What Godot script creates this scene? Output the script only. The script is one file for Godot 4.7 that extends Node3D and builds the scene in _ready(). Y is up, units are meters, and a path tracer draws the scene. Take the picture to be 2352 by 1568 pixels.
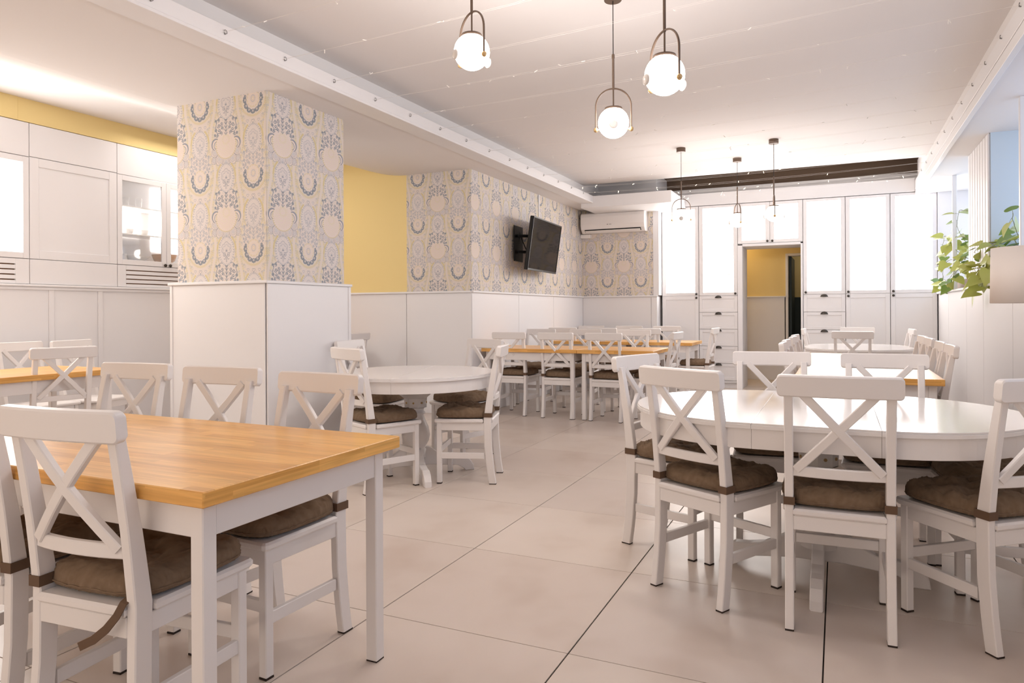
extends Node3D
# A dining room, built in metres. Plans are written as (x to the right, d = depth away from the camera); Godot's z is -d.

var M := {}
var used := {}
var rng := RandomNumberGenerator.new()

# ---------------------------------------------------------------- nodes and metas
func numbered(called: String) -> String:
	if not used.has(called):
		used[called] = 0
		return called
	used[called] += 1
	return "%s_%03d" % [called, used[called]]

func tag(o: Node, label: String, category := "", group := "", kind := "") -> void:
	o.set_meta("label", label)
	if category: o.set_meta("category", category)
	if group: o.set_meta("group", group)
	if kind: o.set_meta("kind", kind)

func thing(called: String, label: String, category: String, at := Vector3.ZERO, turn := 0.0, group := "", kind := "") -> Node3D:
	var o := Node3D.new()
	o.name = numbered(called)
	add_child(o)
	o.position = at
	o.rotation.y = turn
	tag(o, label, category, group, kind)
	return o

func P(x: float, y: float, d: float) -> Vector3:
	return Vector3(x, y, -d)

func obj(called: String, mesh: Mesh, m: Material, parent: Node = self) -> MeshInstance3D:
	var o := MeshInstance3D.new()
	o.mesh = mesh
	if m: o.material_override = m
	if parent == self:
		o.name = numbered(called)
		add_child(o)
	else:
		o.name = called
		parent.add_child(o, true)
	return o

# ---------------------------------------------------------------- geometry
func mb() -> SurfaceTool:
	var st := SurfaceTool.new()
	st.begin(Mesh.PRIMITIVE_TRIANGLES)
	st.set_smooth_group(-1)
	return st

func done(st: SurfaceTool) -> ArrayMesh:
	st.generate_normals()
	return st.commit()

func auto_uv(p: Vector3, n: Vector3) -> Vector2:
	var a := n.abs()
	if a.y >= a.x and a.y >= a.z: return Vector2(p.x, p.z)
	if a.x >= a.z: return Vector2(p.z, p.y)
	return Vector2(p.x, p.y)

# corners counter-clockwise as seen from outside
func tri(st: SurfaceTool, a: Vector3, b: Vector3, c: Vector3) -> void:
	var n := (b - a).cross(c - a)
	for p in [a, c, b]:
		st.set_uv(auto_uv(p, n))
		st.add_vertex(p)

func quad(st: SurfaceTool, a: Vector3, b: Vector3, c: Vector3, d: Vector3) -> void:
	var n := (c - a).cross(d - b)
	for p in [a, c, b, a, d, c]:
		st.set_uv(auto_uv(p, n))
		st.add_vertex(p)

func quad_uv(st: SurfaceTool, q: Array, uv: Array) -> void:
	for i in [0, 2, 1, 0, 3, 2]:
		st.set_uv(uv[i])
		st.add_vertex(q[i])

# rings counter-clockwise as seen from the end looking back to the start
func loft(st: SurfaceTool, rings: Array, cap := true, smooth := false) -> void:
	st.set_smooth_group(1 if smooth else -1)
	for k in rings.size() - 1:
		var r0: PackedVector3Array = rings[k]
		var r1: PackedVector3Array = rings[k + 1]
		var n := r0.size()
		for i in n:
			var j := (i + 1) % n
			quad(st, r0[i], r0[j], r1[j], r1[i])
	st.set_smooth_group(-1)
	if cap:
		var f: PackedVector3Array = rings[0]
		var l: PackedVector3Array = rings[-1]
		for i in range(1, f.size() - 1):
			tri(st, f[0], f[i + 1], f[i])
			tri(st, l[0], l[i], l[i + 1])

# a chamfered rectangle ring in the plane of u and v round c
func rr(c: Vector3, u: Vector3, v: Vector3, w: float, h: float, b: float) -> PackedVector3Array:
	var r := PackedVector3Array()
	var x := w / 2
	var y := h / 2
	for p in [[x, -y + b], [x, y - b], [x - b, y], [-x + b, y], [-x, y - b], [-x, -y + b], [-x + b, -y], [x - b, -y]]:
		r.append(c + u * p[0] + v * p[1])
	return r

func ellipse(c: Vector3, u: Vector3, v: Vector3, a: float, b: float, n: int) -> PackedVector3Array:
	var r := PackedVector3Array()
	for i in n:
		var t := TAU * i / n
		r.append(c + u * (a * cos(t)) + v * (b * sin(t)))
	return r

# box between two corners given as (x, y, d), edges chamfered by b
func bx(st: SurfaceTool, x0: float, x1: float, y0: float, y1: float, d0: float, d1: float, b := 0.0) -> void:
	var c := Vector3((x0 + x1) / 2, 0, -(d0 + d1) / 2)
	var w := x1 - x0
	var t := d1 - d0
	if b <= 0.0:
		var lo := PackedVector3Array()
		var hi := PackedVector3Array()
		for p in [[x1, d0], [x1, d1], [x0, d1], [x0, d0]]:
			lo.append(Vector3(p[0], y0, -p[1]))
			hi.append(Vector3(p[0], y1, -p[1]))
		loft(st, [lo, hi])
		return
	var rings := []
	for k in [[y0, b], [y0 + b, 0.0], [y1 - b, 0.0], [y1, b]]:
		var cc := Vector3(c.x, k[0], c.z)
		rings.append(rr(cc, Vector3.RIGHT, Vector3.FORWARD, w - 2 * k[1], t - 2 * k[1], maxf(b - k[1], 0.0002)))
	loft(st, rings)

func box_mesh(x0: float, x1: float, y0: float, y1: float, d0: float, d1: float, b := 0.0) -> ArrayMesh:
	var st := mb()
	bx(st, x0, x1, y0, y1, d0, d1, b)
	return done(st)

# a bar of rectangular section along a path; up is roughly the direction of h
func bar(st: SurfaceTool, pts: Array, w: float, h: float, b: float, side: Vector3) -> void:
	var rings := []
	for k in pts.size():
		var t: Vector3 = (pts[mini(k + 1, pts.size() - 1)] - pts[maxi(k - 1, 0)]).normalized()
		var u := (side - t * side.dot(t)).normalized()
		var v := t.cross(u)
		rings.append(rr(pts[k], u, v, w, h, b))
	loft(st, rings)

func tube(st: SurfaceTool, pts: Array, r: float, n := 8, cap := true) -> void:
	var rings := []
	var u := Vector3.ZERO
	for k in pts.size():
		var t: Vector3 = (pts[mini(k + 1, pts.size() - 1)] - pts[maxi(k - 1, 0)]).normalized()
		if u == Vector3.ZERO:
			u = t.cross(Vector3.UP if absf(t.y) < 0.9 else Vector3.RIGHT)
		u = (u - t * u.dot(t)).normalized()
		rings.append(ellipse(pts[k], u, t.cross(u), r, r, n))
	loft(st, rings, cap, true)

# profile of [radius, height] pairs, bottom to top, round the y axis
func lathe(st: SurfaceTool, prof: Array, n := 32, at := Vector3.ZERO, smooth := true) -> void:
	var rings := []
	for p in prof:
		rings.append(ellipse(at + Vector3(0, p[1], 0), Vector3.RIGHT, Vector3.FORWARD, p[0], p[0], n))
	loft(st, rings, true, smooth)

func inset(poly: PackedVector2Array, b: float) -> PackedVector2Array:
	var r := PackedVector2Array()
	var n := poly.size()
	for i in n:
		var e0 := (poly[i] - poly[(i + n - 1) % n]).normalized()
		var e1 := (poly[(i + 1) % n] - poly[i]).normalized()
		var n0 := Vector2(-e0.y, e0.x)
		var n1 := Vector2(-e1.y, e1.x)
		var m := (n0 + n1).normalized()
		r.append(poly[i] + m * (b / maxf(m.dot(n0), 0.3)))
	return r

# polygon (counter-clockwise in u, v) pushed along w = u x v from h0 to h1
func ext(st: SurfaceTool, poly: PackedVector2Array, o: Vector3, u: Vector3, v: Vector3, h0: float, h1: float, b := 0.0, smooth := false) -> void:
	var w := u.cross(v)
	var small := inset(poly, b) if b > 0.0 else poly
	var lv := [[small, h0], [poly, h0 + b], [poly, h1 - b], [small, h1]] if b > 0.0 else [[poly, h0], [poly, h1]]
	var rings := []
	for l in lv:
		var r := PackedVector3Array()
		for p in l[0]:
			r.append(o + u * p.x + v * p.y + w * l[1])
		rings.append(r)
	loft(st, rings, false, smooth)
	var ix := Geometry2D.triangulate_polygon(small)
	for k in range(0, ix.size(), 3):
		var a: Vector2 = small[ix[k]]
		var c: Vector2 = small[ix[k + 1]]
		var e: Vector2 = small[ix[k + 2]]
		if (c - a).cross(e - a) < 0:
			var s := c
			c = e
			e = s
		var q := [a, c, e].map(func(p): return o + u * p.x + v * p.y)
		tri(st, q[0] + w * h1, q[1] + w * h1, q[2] + w * h1)
		tri(st, q[0] + w * h0, q[2] + w * h0, q[1] + w * h0)

func disc_poly(r: float, n: int) -> PackedVector2Array:
	var p := PackedVector2Array()
	for i in n:
		p.append(Vector2(cos(TAU * i / n), sin(TAU * i / n)) * r)
	return p

# ---------------------------------------------------------------- materials
func mat(called: String, c: Color, rough: float, metal := 0.0, spec := 0.5) -> StandardMaterial3D:
	var m := StandardMaterial3D.new()
	m.resource_name = called
	m.albedo_color = c
	m.roughness = rough
	m.metallic = metal
	m.metallic_specular = spec
	M[called] = m
	return m

func glow(called: String, c: Color, e: float) -> StandardMaterial3D:
	var m := mat(called, c, 0.4)
	m.emission_enabled = true
	m.emission = c
	m.emission_energy_multiplier = e
	return m

func noise_tex(freq: float, ramp: Array, seed_: int, size := 512, octaves := 4) -> NoiseTexture2D:
	var n := FastNoiseLite.new()
	n.seed = seed_
	n.frequency = freq
	n.fractal_octaves = octaves
	var t := NoiseTexture2D.new()
	t.width = size
	t.height = size
	t.seamless = true
	t.noise = n
	var g := Gradient.new()
	g.offsets = PackedFloat32Array(ramp.map(func(r): return r[0]))
	g.colors = PackedColorArray(ramp.map(func(r): return r[1]))
	t.color_ramp = g
	return t

# --- wallpaper: medallion print drawn by stamping dots, one repeat of 0.525 x 0.53 m
var wp: PackedFloat32Array
const WS := 1024

func dab(x: float, y: float, r: float, c: Color, a := 1.0) -> void:
	var x0 := int(floor(x - r - 1))
	var y0 := int(floor(y - r - 1))
	var n := int(ceil(2 * r + 3))
	for j in n:
		for i in n:
			var dx := x0 + i + 0.5 - x
			var dy := y0 + j + 0.5 - y
			var k := clampf(r + 0.5 - sqrt(dx * dx + dy * dy), 0.0, 1.0) * a
			if k > 0.0:
				var q := (posmod(y0 + j, WS) * WS + posmod(x0 + i, WS)) * 3
				wp[q] += (c.r - wp[q]) * k
				wp[q + 1] += (c.g - wp[q + 1]) * k
				wp[q + 2] += (c.b - wp[q + 2]) * k

func stroke(pts: Array, r: float, c: Color) -> void:
	for k in pts.size() - 1:
		var a: Vector2 = pts[k]
		var b: Vector2 = pts[k + 1]
		var n := maxi(1, int(a.distance_to(b) / maxf(r * 0.8, 1.0)))
		for i in n:
			var p := a.lerp(b, float(i) / n)
			dab(p.x, p.y, r, c)
	dab(pts[-1].x, pts[-1].y, r, c)

func arc(c: Vector2, r: float, t0: float, t1: float, w: float, col: Color, sy := 1.0) -> void:
	var n := maxi(6, int(absf(t1 - t0) * r / 8))
	var pts := []
	for i in n + 1:
		var t := lerpf(t0, t1, float(i) / n)
		pts.append(c + Vector2(cos(t) * r, sin(t) * r * sy))
	stroke(pts, w, col)

func spiral(c: Vector2, r: float, t0: float, turns: float, w: float, col: Color, mirror: float) -> void:
	var pts := []
	for i in 22:
		var k := i / 21.0
		var t := t0 + turns * TAU * k
		pts.append(c + Vector2(cos(t) * mirror, sin(t)) * r * (1.0 - 0.85 * k))
	stroke(pts, w, col)
	dab(pts[-1].x, pts[-1].y, w * 2.0, col)

func drop(c: Vector2, dir: Vector2, l: float, w: float, col: Color) -> void:
	for i in 6:
		var k := i / 5.0
		var p := c + dir * l * k
		dab(p.x, p.y, maxf(w * (1.0 - k * 0.8), 1.0), col)

func heart(c: Vector2, r: float, col: Color) -> void:
	arc(c + Vector2(-r * 0.45, -r * 0.2), r * 0.5, -2.6 - 0.5, 0.3 - 0.5, 2.6, col)
	arc(c + Vector2(r * 0.45, -r * 0.2), r * 0.5, PI + 0.2, TAU + 0.5, 2.6, col)
	stroke([c + Vector2(-r * 0.9, 0), c + Vector2(0, r), c + Vector2(r * 0.9, 0)], 2.6, col)

func oval_palm(c: Vector2, g: Color, gl: Color, ye: Color, s: float) -> void:
	# leafy oval frame with a lobed palmette inside
	for k in 9:
		arc(c + Vector2(0, 4 * s), (14 + k * 12) * s, 0, TAU, 7.0 * s, Color(0.866, 0.832, 0.822), 1.4)
	for m in [-1, 1]:
		for i in 17:
			var t := lerpf(-1.5, 1.4, i / 16.0)
			var p := c + Vector2(m * cos(t) * 112, sin(t) * 165) * s
			var tn := Vector2(-m * sin(t) * 112, cos(t) * 165).normalized()
			var nn := Vector2(m * cos(t), sin(t) * 0.6).normalized()
			drop(p, (tn * -0.6 + nn * 0.8), 21 * s, 5.0 * s, gl)
			drop(p, (tn * -0.6 - nn * 0.8), 21 * s, 5.0 * s, gl)
			if i % 2: dab(p.x + nn.x * 26 * s, p.y + nn.y * 26 * s, 4 * s, gl)
		for k in 3:
			arc(c + Vector2(0, 10), (146 + k * 4) * s, -1.0 if m > 0 else PI + 1.0, -0.1 if m > 0 else PI + 0.1, (7.5 - k) * s, ye, 1.3)
		arc(c + Vector2(0, 10), 150 * s, -0.1 if m > 0 else PI + 0.1, 0.7 if m > 0 else PI - 0.7, 4.0 * s, ye, 1.3)
	var lobes := [[0, -70, 36], [-42, -46, 33], [42, -46, 33], [-48, -2, 30], [48, -2, 30]]
	for q in lobes: dab(c.x + q[0] * s, c.y + q[1] * s, q[2] * s, g)
	for q in lobes: dab(c.x + q[0] * s, c.y + q[1] * s, (q[2] - 4) * s, Color(0.845, 0.815, 0.805))
	dab(c.x, c.y - 14 * s, 46 * s, Color(0.845, 0.815, 0.805))
	for q in lobes: arc(c + Vector2(q[0], q[1] + 8) * s * 0.72, q[2] * 0.72 * s, 0, TAU, 2.0 * s, gl)
	for q in lobes: dab(c.x + q[0] * s * 0.62, c.y + (q[1] + 8) * s * 0.62, q[2] * 0.6 * s, Color(0.855, 0.825, 0.812))
	for q in [[0, -48], [-22, -30], [22, -30], [-26, 0], [26, 0]]:
		drop(c + Vector2(0, 6) * s, Vector2(q[0], q[1] - 6).normalized(), Vector2(q[0], q[1]).length() * s, 5 * s, g)
	for m in [-1, 1]:
		spiral(c + Vector2(m * 30, 50) * s, 24 * s, -PI / 2, 1.1, 3.2 * s, g, m)
		stroke([c + Vector2(m * 20, 26) * s, c + Vector2(m * 7, 62) * s, c + Vector2(m * 24, 98) * s, c + Vector2(m * 40, 92) * s], 3.4 * s, g)
		stroke([c + Vector2(m * 6, 66) * s, c + Vector2(m * 6, 130) * s], 2.4 * s, g)

func scrolls(c: Vector2, g: Color, s: float) -> void:
	for m in [-1, 1]: stroke([c + Vector2(m * 6, -90) * s, c + Vector2(m * 5, 80) * s], 2.4 * s, g)
	for k in [-66, -30, 6, 40, 74]:
		for m in [-1, 1]:
			drop(c + Vector2(m * 3, k) * s, Vector2(m * 0.8, -0.6), 20 * s, 5.5 * s, g)
			dab(c.x + m * 20 * s, c.y + (k - 16) * s, 4.5 * s, g)
	for m in [-1, 1]:
		arc(c + Vector2(m * 66, -40) * s, 60 * s, PI if m > 0 else 0.0, TAU * 0.92 if m > 0 else -TAU * 0.42, 3.6 * s, g)
		stroke([c + Vector2(m * 124, -52) * s, c + Vector2(m * 140, -10) * s, c + Vector2(m * 128, 40) * s, c + Vector2(m * 100, 80) * s], 3.6 * s, g)
		for q in [[60, -34, 24, 0.4], [100, -74, 18, 1.4], [52, 10, 20, 2.4], [98, -18, 24, 0.2], [92, 34, 26, 1.0], [138, 28, 18, 3.0], [140, -66, 16, 2.0], [118, 76, 20, 0.3], [66, 58, 20, 2.0], [150, 70, 14, 1.0]]:
			spiral(c + Vector2(m * q[0], q[1]) * s, q[2] * s, q[3], 1.2, 3.6 * s, g, m)

func wallpaper() -> ImageTexture:
	wp = PackedFloat32Array()
	wp.resize(WS * WS * 3)
	var base := Color(0.868, 0.826, 0.798)
	for i in WS * WS:
		wp[i * 3] = base.r
		wp[i * 3 + 1] = base.g
		wp[i * 3 + 2] = base.b
	var g := Color(0.60, 0.61, 0.645)
	var gd := Color(0.545, 0.565, 0.60)
	var gl := Color(0.70, 0.70, 0.725)
	var ye := Color(0.83, 0.775, 0.60)
	var pale := Color(0.885, 0.832, 0.80)
	var warm := Color(0.87, 0.825, 0.735)
	var A := 256.0
	var B := 768.0
	# soft warm bands and small paisley between the columns
	for col in [A, B]:
		for m in [-1, 1]:
			for i in 40:
				var t := i / 40.0
				var w := sin(t * TAU + 0.6) * 46.0 * (1 if col == A else -1)
				dab(col + m * (200 + w), t * 1024.0, 44, warm, 0.22)
			for i in 30:
				var t := i / 30.0
				var w := sin(t * TAU + 0.6) * 46.0 * (1 if col == A else -1)
				var p := Vector2(col + m * (214 + w), t * 1024.0)
				arc(p, 13, 0, TAU, 2.2, ye if i % 3 else gl)
				dab(p.x, p.y, 5, gl if i % 2 else ye)
				if i % 3 == 0:
					heart(p + Vector2(m * -34, 16), 15, gl)
				elif i % 3 == 1:
					arc(p + Vector2(m * -36, 0), 22, 0, TAU, 2.0, Color(0.80, 0.775, 0.775))
					for k in 9:
						dab(p.x - m * 36 + cos(k * 0.7) * 15, p.y + sin(k * 0.7) * 15, 2.4, gl)
	# column A: oval palmette and scrolls, then the collar flower
	scrolls(Vector2(A, 1000), gl, 1.25)
	oval_palm(Vector2(A, 742), gl, gl, ye, 1.22)
	var ca := Vector2(A, 196)
	for i in 30:
		var t := PI * (i + 0.5) / 30.0
		drop(ca + Vector2(cos(t) * 222, sin(t) * 226), Vector2(cos(t), sin(t)), 30, 11, ye)
		dab(ca.x + cos(t) * 222, ca.y + sin(t) * 226, 6, pale)
	for i in 24:
		var t := PI * (i + 0.5) / 24.0
		drop(ca + Vector2(cos(t) * 186, sin(t) * 190), Vector2(cos(t), sin(t)), 22, 9, warm)
		dab(ca.x + cos(t) * 192, ca.y + sin(t) * 196, 4, ye)
	for i in 14:
		var t := TAU * i / 14.0
		var c2 := ca + Vector2(cos(t) * 78, sin(t) * 84)
		dab(c2.x, c2.y, 36, pale)
		arc(c2, 35, t - 1.3, t + 1.3, 2.6, ye)
		arc(c2, 22, t - 1.3, t + 1.3, 1.8, warm)
	dab(ca.x, ca.y, 76, pale)
	for i in 22:
		var t := TAU * i / 22.0
		stroke([ca + Vector2(cos(t) * 30, sin(t) * 36), ca + Vector2(cos(t) * 46, sin(t) * 54)], 2.6, gl)
		dab(ca.x + cos(t) * 60, ca.y + sin(t) * 68, 2.6, ye)
	arc(ca, 20, 0, TAU, 2.6, ye)
	for i in 7:
		var t := lerpf(0.06, PI - 0.06, i / 6.0)
		var p := ca + Vector2(cos(t) * 142, sin(t) * 166)
		var o := Vector2(cos(t), sin(t))
		var tn := Vector2(-o.y, o.x)
		for k in [-1, 1]:
			dab(p.x + tn.x * k * 26, p.y + tn.y * k * 26, 18, gd)
			dab(p.x + tn.x * k * 22 + o.x * 24, p.y + tn.y * k * 22 + o.y * 24, 15, gd)
			dab(p.x + tn.x * k * 38 + o.x * 10, p.y + tn.y * k * 38 + o.y * 10, 10, gd)
		dab(p.x + o.x * 34, p.y + o.y * 34, 13, gd)
		dab(p.x, p.y, 22, gd)
		for k in 4:
			drop(p + o * 4, (o.rotated(PI / 4 + k * PI / 2)), 20, 8, pale)
		dab(p.x + o.x * 4, p.y + o.y * 4, 7, gl)
	for m in [-1, 1]:
		spiral(ca + Vector2(m * 150, -44), 30, 0.5, 1.0, 6, gd, m)
		spiral(ca + Vector2(m * 112, -84), 24, 2.0, 1.0, 4.5, gl, m)
		spiral(ca + Vector2(m * 176, -86), 18, 2.0, 1.0, 4.5, gl, m)
	heart(ca + Vector2(0, 306), 30, g)
	for m in [-1, 1]:
		heart(ca + Vector2(m * 104, 300), 24, gl)
	# column B: scrolls, oval palmette, pale flower over a row of petals
	var cb := Vector2(B, 790)
	var petals := [[-226, 196, 50], [226, 196, 50], [0, 230, 74], [-128, 192, 68], [128, 192, 68], [-216, 88, 60], [216, 88, 60]]
	for q in petals:
		var c2 := cb + Vector2(q[0], q[1])
		var o := Vector2(q[0], q[1] + 30.0).normalized()
		dab(c2.x, c2.y, q[2] + 4, g)
		dab(c2.x + o.x * q[2] * 0.55, c2.y + o.y * q[2] * 0.55, q[2] * 0.66, g)
		dab(c2.x, c2.y, q[2] - 2, pale)
		dab(c2.x + o.x * q[2] * 0.5, c2.y + o.y * q[2] * 0.5, q[2] * 0.62, pale)
		for k in [0.76, 0.56]:
			arc(c2, q[2] * k, 0, TAU, 2.4, gl)
		dab(c2.x, c2.y, q[2] * 0.42, Color(0.80, 0.785, 0.79))
		for k in 7:
			dab(c2.x + cos(k * 0.9) * q[2] * 0.66, c2.y + sin(k * 0.9) * q[2] * 0.66, 3, gl)
	for m in [-1, 1]:
		for k in 12:
			arc(cb + Vector2(m * (196 - k * 2.2), -28 + k * 1.5), 84 - k * 2.6, -2.0 if m > 0 else PI + 2.0, 1.2 if m > 0 else PI - 1.2, 3.2, g if k < 5 or k > 9 else pale)
	for i in 24:
		var t := lerpf(-0.45, PI + 0.45, i / 23.0)
		var p := cb + Vector2(cos(t) * 182, sin(t) * 170)
		drop(p, Vector2(cos(t), sin(t)), 18, 20, ye)
		dab(p.x, p.y, 13, pale)
	dab(cb.x, cb.y - 26, 172, pale)
	dab(cb.x, cb.y + 6, 168, pale)
	for i in 90:
		var t := 2.4 * i
		var r := 156.0 * sqrt((i + 1) / 90.0)
		var p := cb + Vector2(cos(t) * r, sin(t) * r * 0.95 - 6)
		arc(p, 10, 0, TAU * 0.7, 2.4, Color(0.872, 0.80, 0.765) if i % 2 else warm)
	scrolls(Vector2(B, 528), gd, 1.42)
	oval_palm(Vector2(B, 218), g, gl, ye, 1.22)
	arc(cb + Vector2(0, -84), 52, 0, TAU, 3.0, warm)
	arc(cb + Vector2(0, -84), 74, 0, TAU, 2.4, warm)
	for i in 16:
		var t := TAU * i / 16.0
		dab(cb.x + cos(t) * 62, cb.y - 84 + sin(t) * 62, 4, ye)
	var by := PackedByteArray()
	by.resize(WS * WS * 3)
	for i in by.size():
		by[i] = int(clampf(wp[i], 0, 1) * 255)
	return ImageTexture.create_from_image(Image.create_from_data(WS, WS, false, Image.FORMAT_RGB8, by))

# --- glued beech staves, 2.048 x 1.024 m
func staves() -> ImageTexture:
	var W := 1024
	var H := 512
	var n := FastNoiseLite.new()
	n.seed = 5
	n.frequency = 0.02
	n.fractal_octaves = 3
	var n2 := FastNoiseLite.new()
	n2.seed = 9
	n2.frequency = 0.006
	var by := PackedByteArray()
	by.resize(W * H * 3)
	rng.seed = 31
	var rows := 23
	for row in rows:
		var y0 := row * H / rows
		var y1 := (row + 1) * H / rows
		var x := -rng.randi_range(0, 200)
		while x < W:
			var l := rng.randi_range(150, 420)
			var tone := rng.randf_range(-1.0, 1.0)
			var c0 := Color(0.89 + tone * 0.035, 0.665 + tone * 0.045, 0.36 + tone * 0.045)
			var off := rng.randf() * 900.0
			for yy in range(y0, y1):
				for xx in range(maxi(x, 0), mini(x + l, W)):
					var v := n.get_noise_2d(xx * 0.35 + off, yy * 9.0) * 0.07 + n2.get_noise_2d(xx * 0.6, yy * 3.0 + off) * 0.08
					if yy == y0: v -= 0.03
					var q := (yy * W + xx) * 3
					by[q] = int(clampf(c0.r + v, 0, 1) * 255)
					by[q + 1] = int(clampf(c0.g + v * 0.9, 0, 1) * 255)
					by[q + 2] = int(clampf(c0.b + v * 0.7, 0, 1) * 255)
			x += l
	return ImageTexture.create_from_image(Image.create_from_data(W, H, false, Image.FORMAT_RGB8, by))

func materials() -> void:
	var paint := mat("paint", Color(0.915, 0.893, 0.882), 0.38)
	paint.heightmap_enabled = false
	mat("paint_side", Color(0.86, 0.825, 0.80), 0.5)
	mat("gloss", Color(0.92, 0.902, 0.895), 0.13)
	mat("worn", Color(0.16, 0.10, 0.06), 0.7)
	mat("plaster", Color(0.91, 0.897, 0.892), 0.9, 0.0, 0.3)
	mat("ceiling", Color(0.91, 0.893, 0.888), 0.9, 0.0, 0.3)
	mat("panel", Color(0.915, 0.905, 0.908), 0.45)
	mat("groove", Color(0.62, 0.57, 0.54), 0.7)
	mat("yellow", Color(0.93, 0.84, 0.60), 0.85, 0.0, 0.3)
	mat("bronze", Color(0.42, 0.35, 0.30), 0.4, 0.5)
	mat("gold", Color(0.78, 0.66, 0.48), 0.3, 0.8)
	mat("pewter", Color(0.26, 0.24, 0.22), 0.35, 0.6)
	mat("black", Color(0.035, 0.035, 0.035), 0.35)
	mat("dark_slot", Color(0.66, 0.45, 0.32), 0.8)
	mat("teal", Color(0.20, 0.25, 0.25), 0.6)
	mat("screen", Color(0.02, 0.019, 0.018), 0.06, 0.0, 0.3)
	mat("plastic", Color(0.92, 0.90, 0.89), 0.3)
	mat("recess_shade", Color(0.50, 0.415, 0.345), 0.9, 0.0, 0.3)  # brown stands in for the shade along the far ceiling edge
	mat("grey", Color(0.45, 0.43, 0.42), 0.5)
	mat("wire", Color(0.96, 0.94, 0.92), 0.4)
	mat("strap", Color(0.40, 0.31, 0.24), 0.9)
	var sd := mat("shade", Color(0.95, 0.92, 0.90), 0.9)
	sd.backlight_enabled = true
	sd.backlight = Color(0.5, 0.48, 0.46)
	mat("honey", Color(0.70, 0.44, 0.20), 0.4)
	mat("trough", Color(0.50, 0.40, 0.34), 0.7)
	mat("soil", Color(0.16, 0.11, 0.08), 0.95)
	mat("vine", Color(0.50, 0.50, 0.30), 0.6)
	mat("blue_wall", Color(0.82, 0.87, 0.91), 0.85, 0.0, 0.3)
	mat("grout", Color(0.13, 0.085, 0.055), 0.95)
	mat("china", Color(0.88, 0.86, 0.84), 0.2)
	mat("amber", Color(0.74, 0.50, 0.24), 0.25)
	var k := 0
	for c in [Color(0.70, 0.72, 0.36), Color(0.47, 0.57, 0.27), Color(0.28, 0.40, 0.22), Color(0.76, 0.78, 0.58)]:
		var lf := mat("leaf%d" % k, c, 0.4)
		lf.backlight_enabled = true
		lf.backlight = c * 0.5
		k += 1
	var fb := mat("fabric", Color(0.52, 0.44, 0.365), 0.95, 0.0, 0.2)
	fb.rim_enabled = true
	fb.rim = 0.25
	fb.rim_tint = 0.6
	fb.uv1_triplanar = true
	fb.uv1_scale = Vector3(3, 3, 3)
	fb.albedo_texture = noise_tex(0.02, [[0.0, Color(0.88, 0.86, 0.84)], [1.0, Color(1, 1, 1)]], 12)
	var wd := mat("wood", Color(1, 1, 1), 0.3)
	wd.albedo_texture = staves()
	wd.uv1_scale = Vector3(1 / 2.048, 1 / 1.024, 1)
	wd.texture_filter = BaseMaterial3D.TEXTURE_FILTER_LINEAR_WITH_MIPMAPS
	var pp := mat("wallpaper", Color(1, 1, 1), 0.7, 0.0, 0.35)
	pp.albedo_texture = wallpaper()
	for i in 4:
		var f := mat("tile%d" % i, [Color(0.85, 0.80, 0.76), Color(0.84, 0.785, 0.745), Color(0.86, 0.81, 0.77), Color(0.835, 0.785, 0.75)][i], 0.32)
		f.albedo_texture = noise_tex(0.006, [[0.0, Color(0.925, 0.905, 0.885)], [0.45, Color(0.98, 0.975, 0.97)], [1.0, Color(1, 1, 1)]], 3) if i == 0 else M.tile0.albedo_texture
		f.uv1_triplanar = true
		f.uv1_world_triplanar = true
		f.uv1_scale = Vector3(0.42, 0.42, 0.42)
	glow("lamp_glass", Color(1, 0.955, 0.92), LAMP_GLOW)
	glow("lit_glass", Color(1, 0.985, 0.97), GLASS_GLOW)
	glow("blind", Color(0.80, 0.89, 1.0), BLIND_GLOW)
	glow("added_front_glow", Color(1.0, 0.94, 0.88), 0.6)  # glow added as fill from behind the camera
	glow("bulb", Color(1, 0.93, 0.82), 1.2)
	var gl := mat("clear_glass", Color(0.96, 0.97, 0.97, 0.10), 0.02)
	gl.transparency = BaseMaterial3D.TRANSPARENCY_ALPHA

const LAMP_GLOW := 5.0
const GLASS_GLOW := 1.9
const BLIND_GLOW := 0.45
const WARM := Color(1.0, 0.97, 0.95)

func omni(at: Vector3, c: Color, e: float, size: float) -> void:
	var l := OmniLight3D.new()
	l.name = numbered("lamp_light")
	l.position = at
	l.light_color = c
	l.light_energy = e
	l.light_size = size
	l.omni_range = 20
	l.omni_attenuation = 2
	l.shadow_enabled = true
	add_child(l)

# a rectangular light at 'at' shining along 'dir'
func area(at: Vector3, dir: Vector3, w: float, h: float, c: Color, e: float) -> void:
	var l := AreaLight3D.new()
	l.name = numbered("panel_light")
	l.area_size = Vector2(w, h)
	l.area_range = 20
	l.area_attenuation = 2
	l.light_color = c
	l.light_energy = e
	l.shadow_enabled = true
	add_child(l)
	l.look_at_from_position(at, at + dir, Vector3.UP if absf(dir.y) < 0.9 else Vector3.BACK)

# ---------------------------------------------------------------- the chair
var chair0: Node3D
var cushions := []

func leg_back(y: float) -> float:      # d of the rear edge of the back leg at height y
	var k := [[0.0, -0.236], [0.1, -0.221], [0.25, -0.208], [0.43, -0.205], [0.6, -0.222], [0.75, -0.243], [0.85, -0.259], [0.92, -0.271]]
	for i in k.size() - 1:
		if y <= k[i + 1][0]:
			return lerpf(k[i][1], k[i + 1][1], (y - k[i][0]) / (k[i + 1][0] - k[i][0]))
	return -0.271

func leg_depth(y: float) -> float:
	return lerpf(0.046, 0.050, y / 0.43) if y < 0.43 else lerpf(0.050, 0.030, (y - 0.43) / 0.42)

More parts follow.
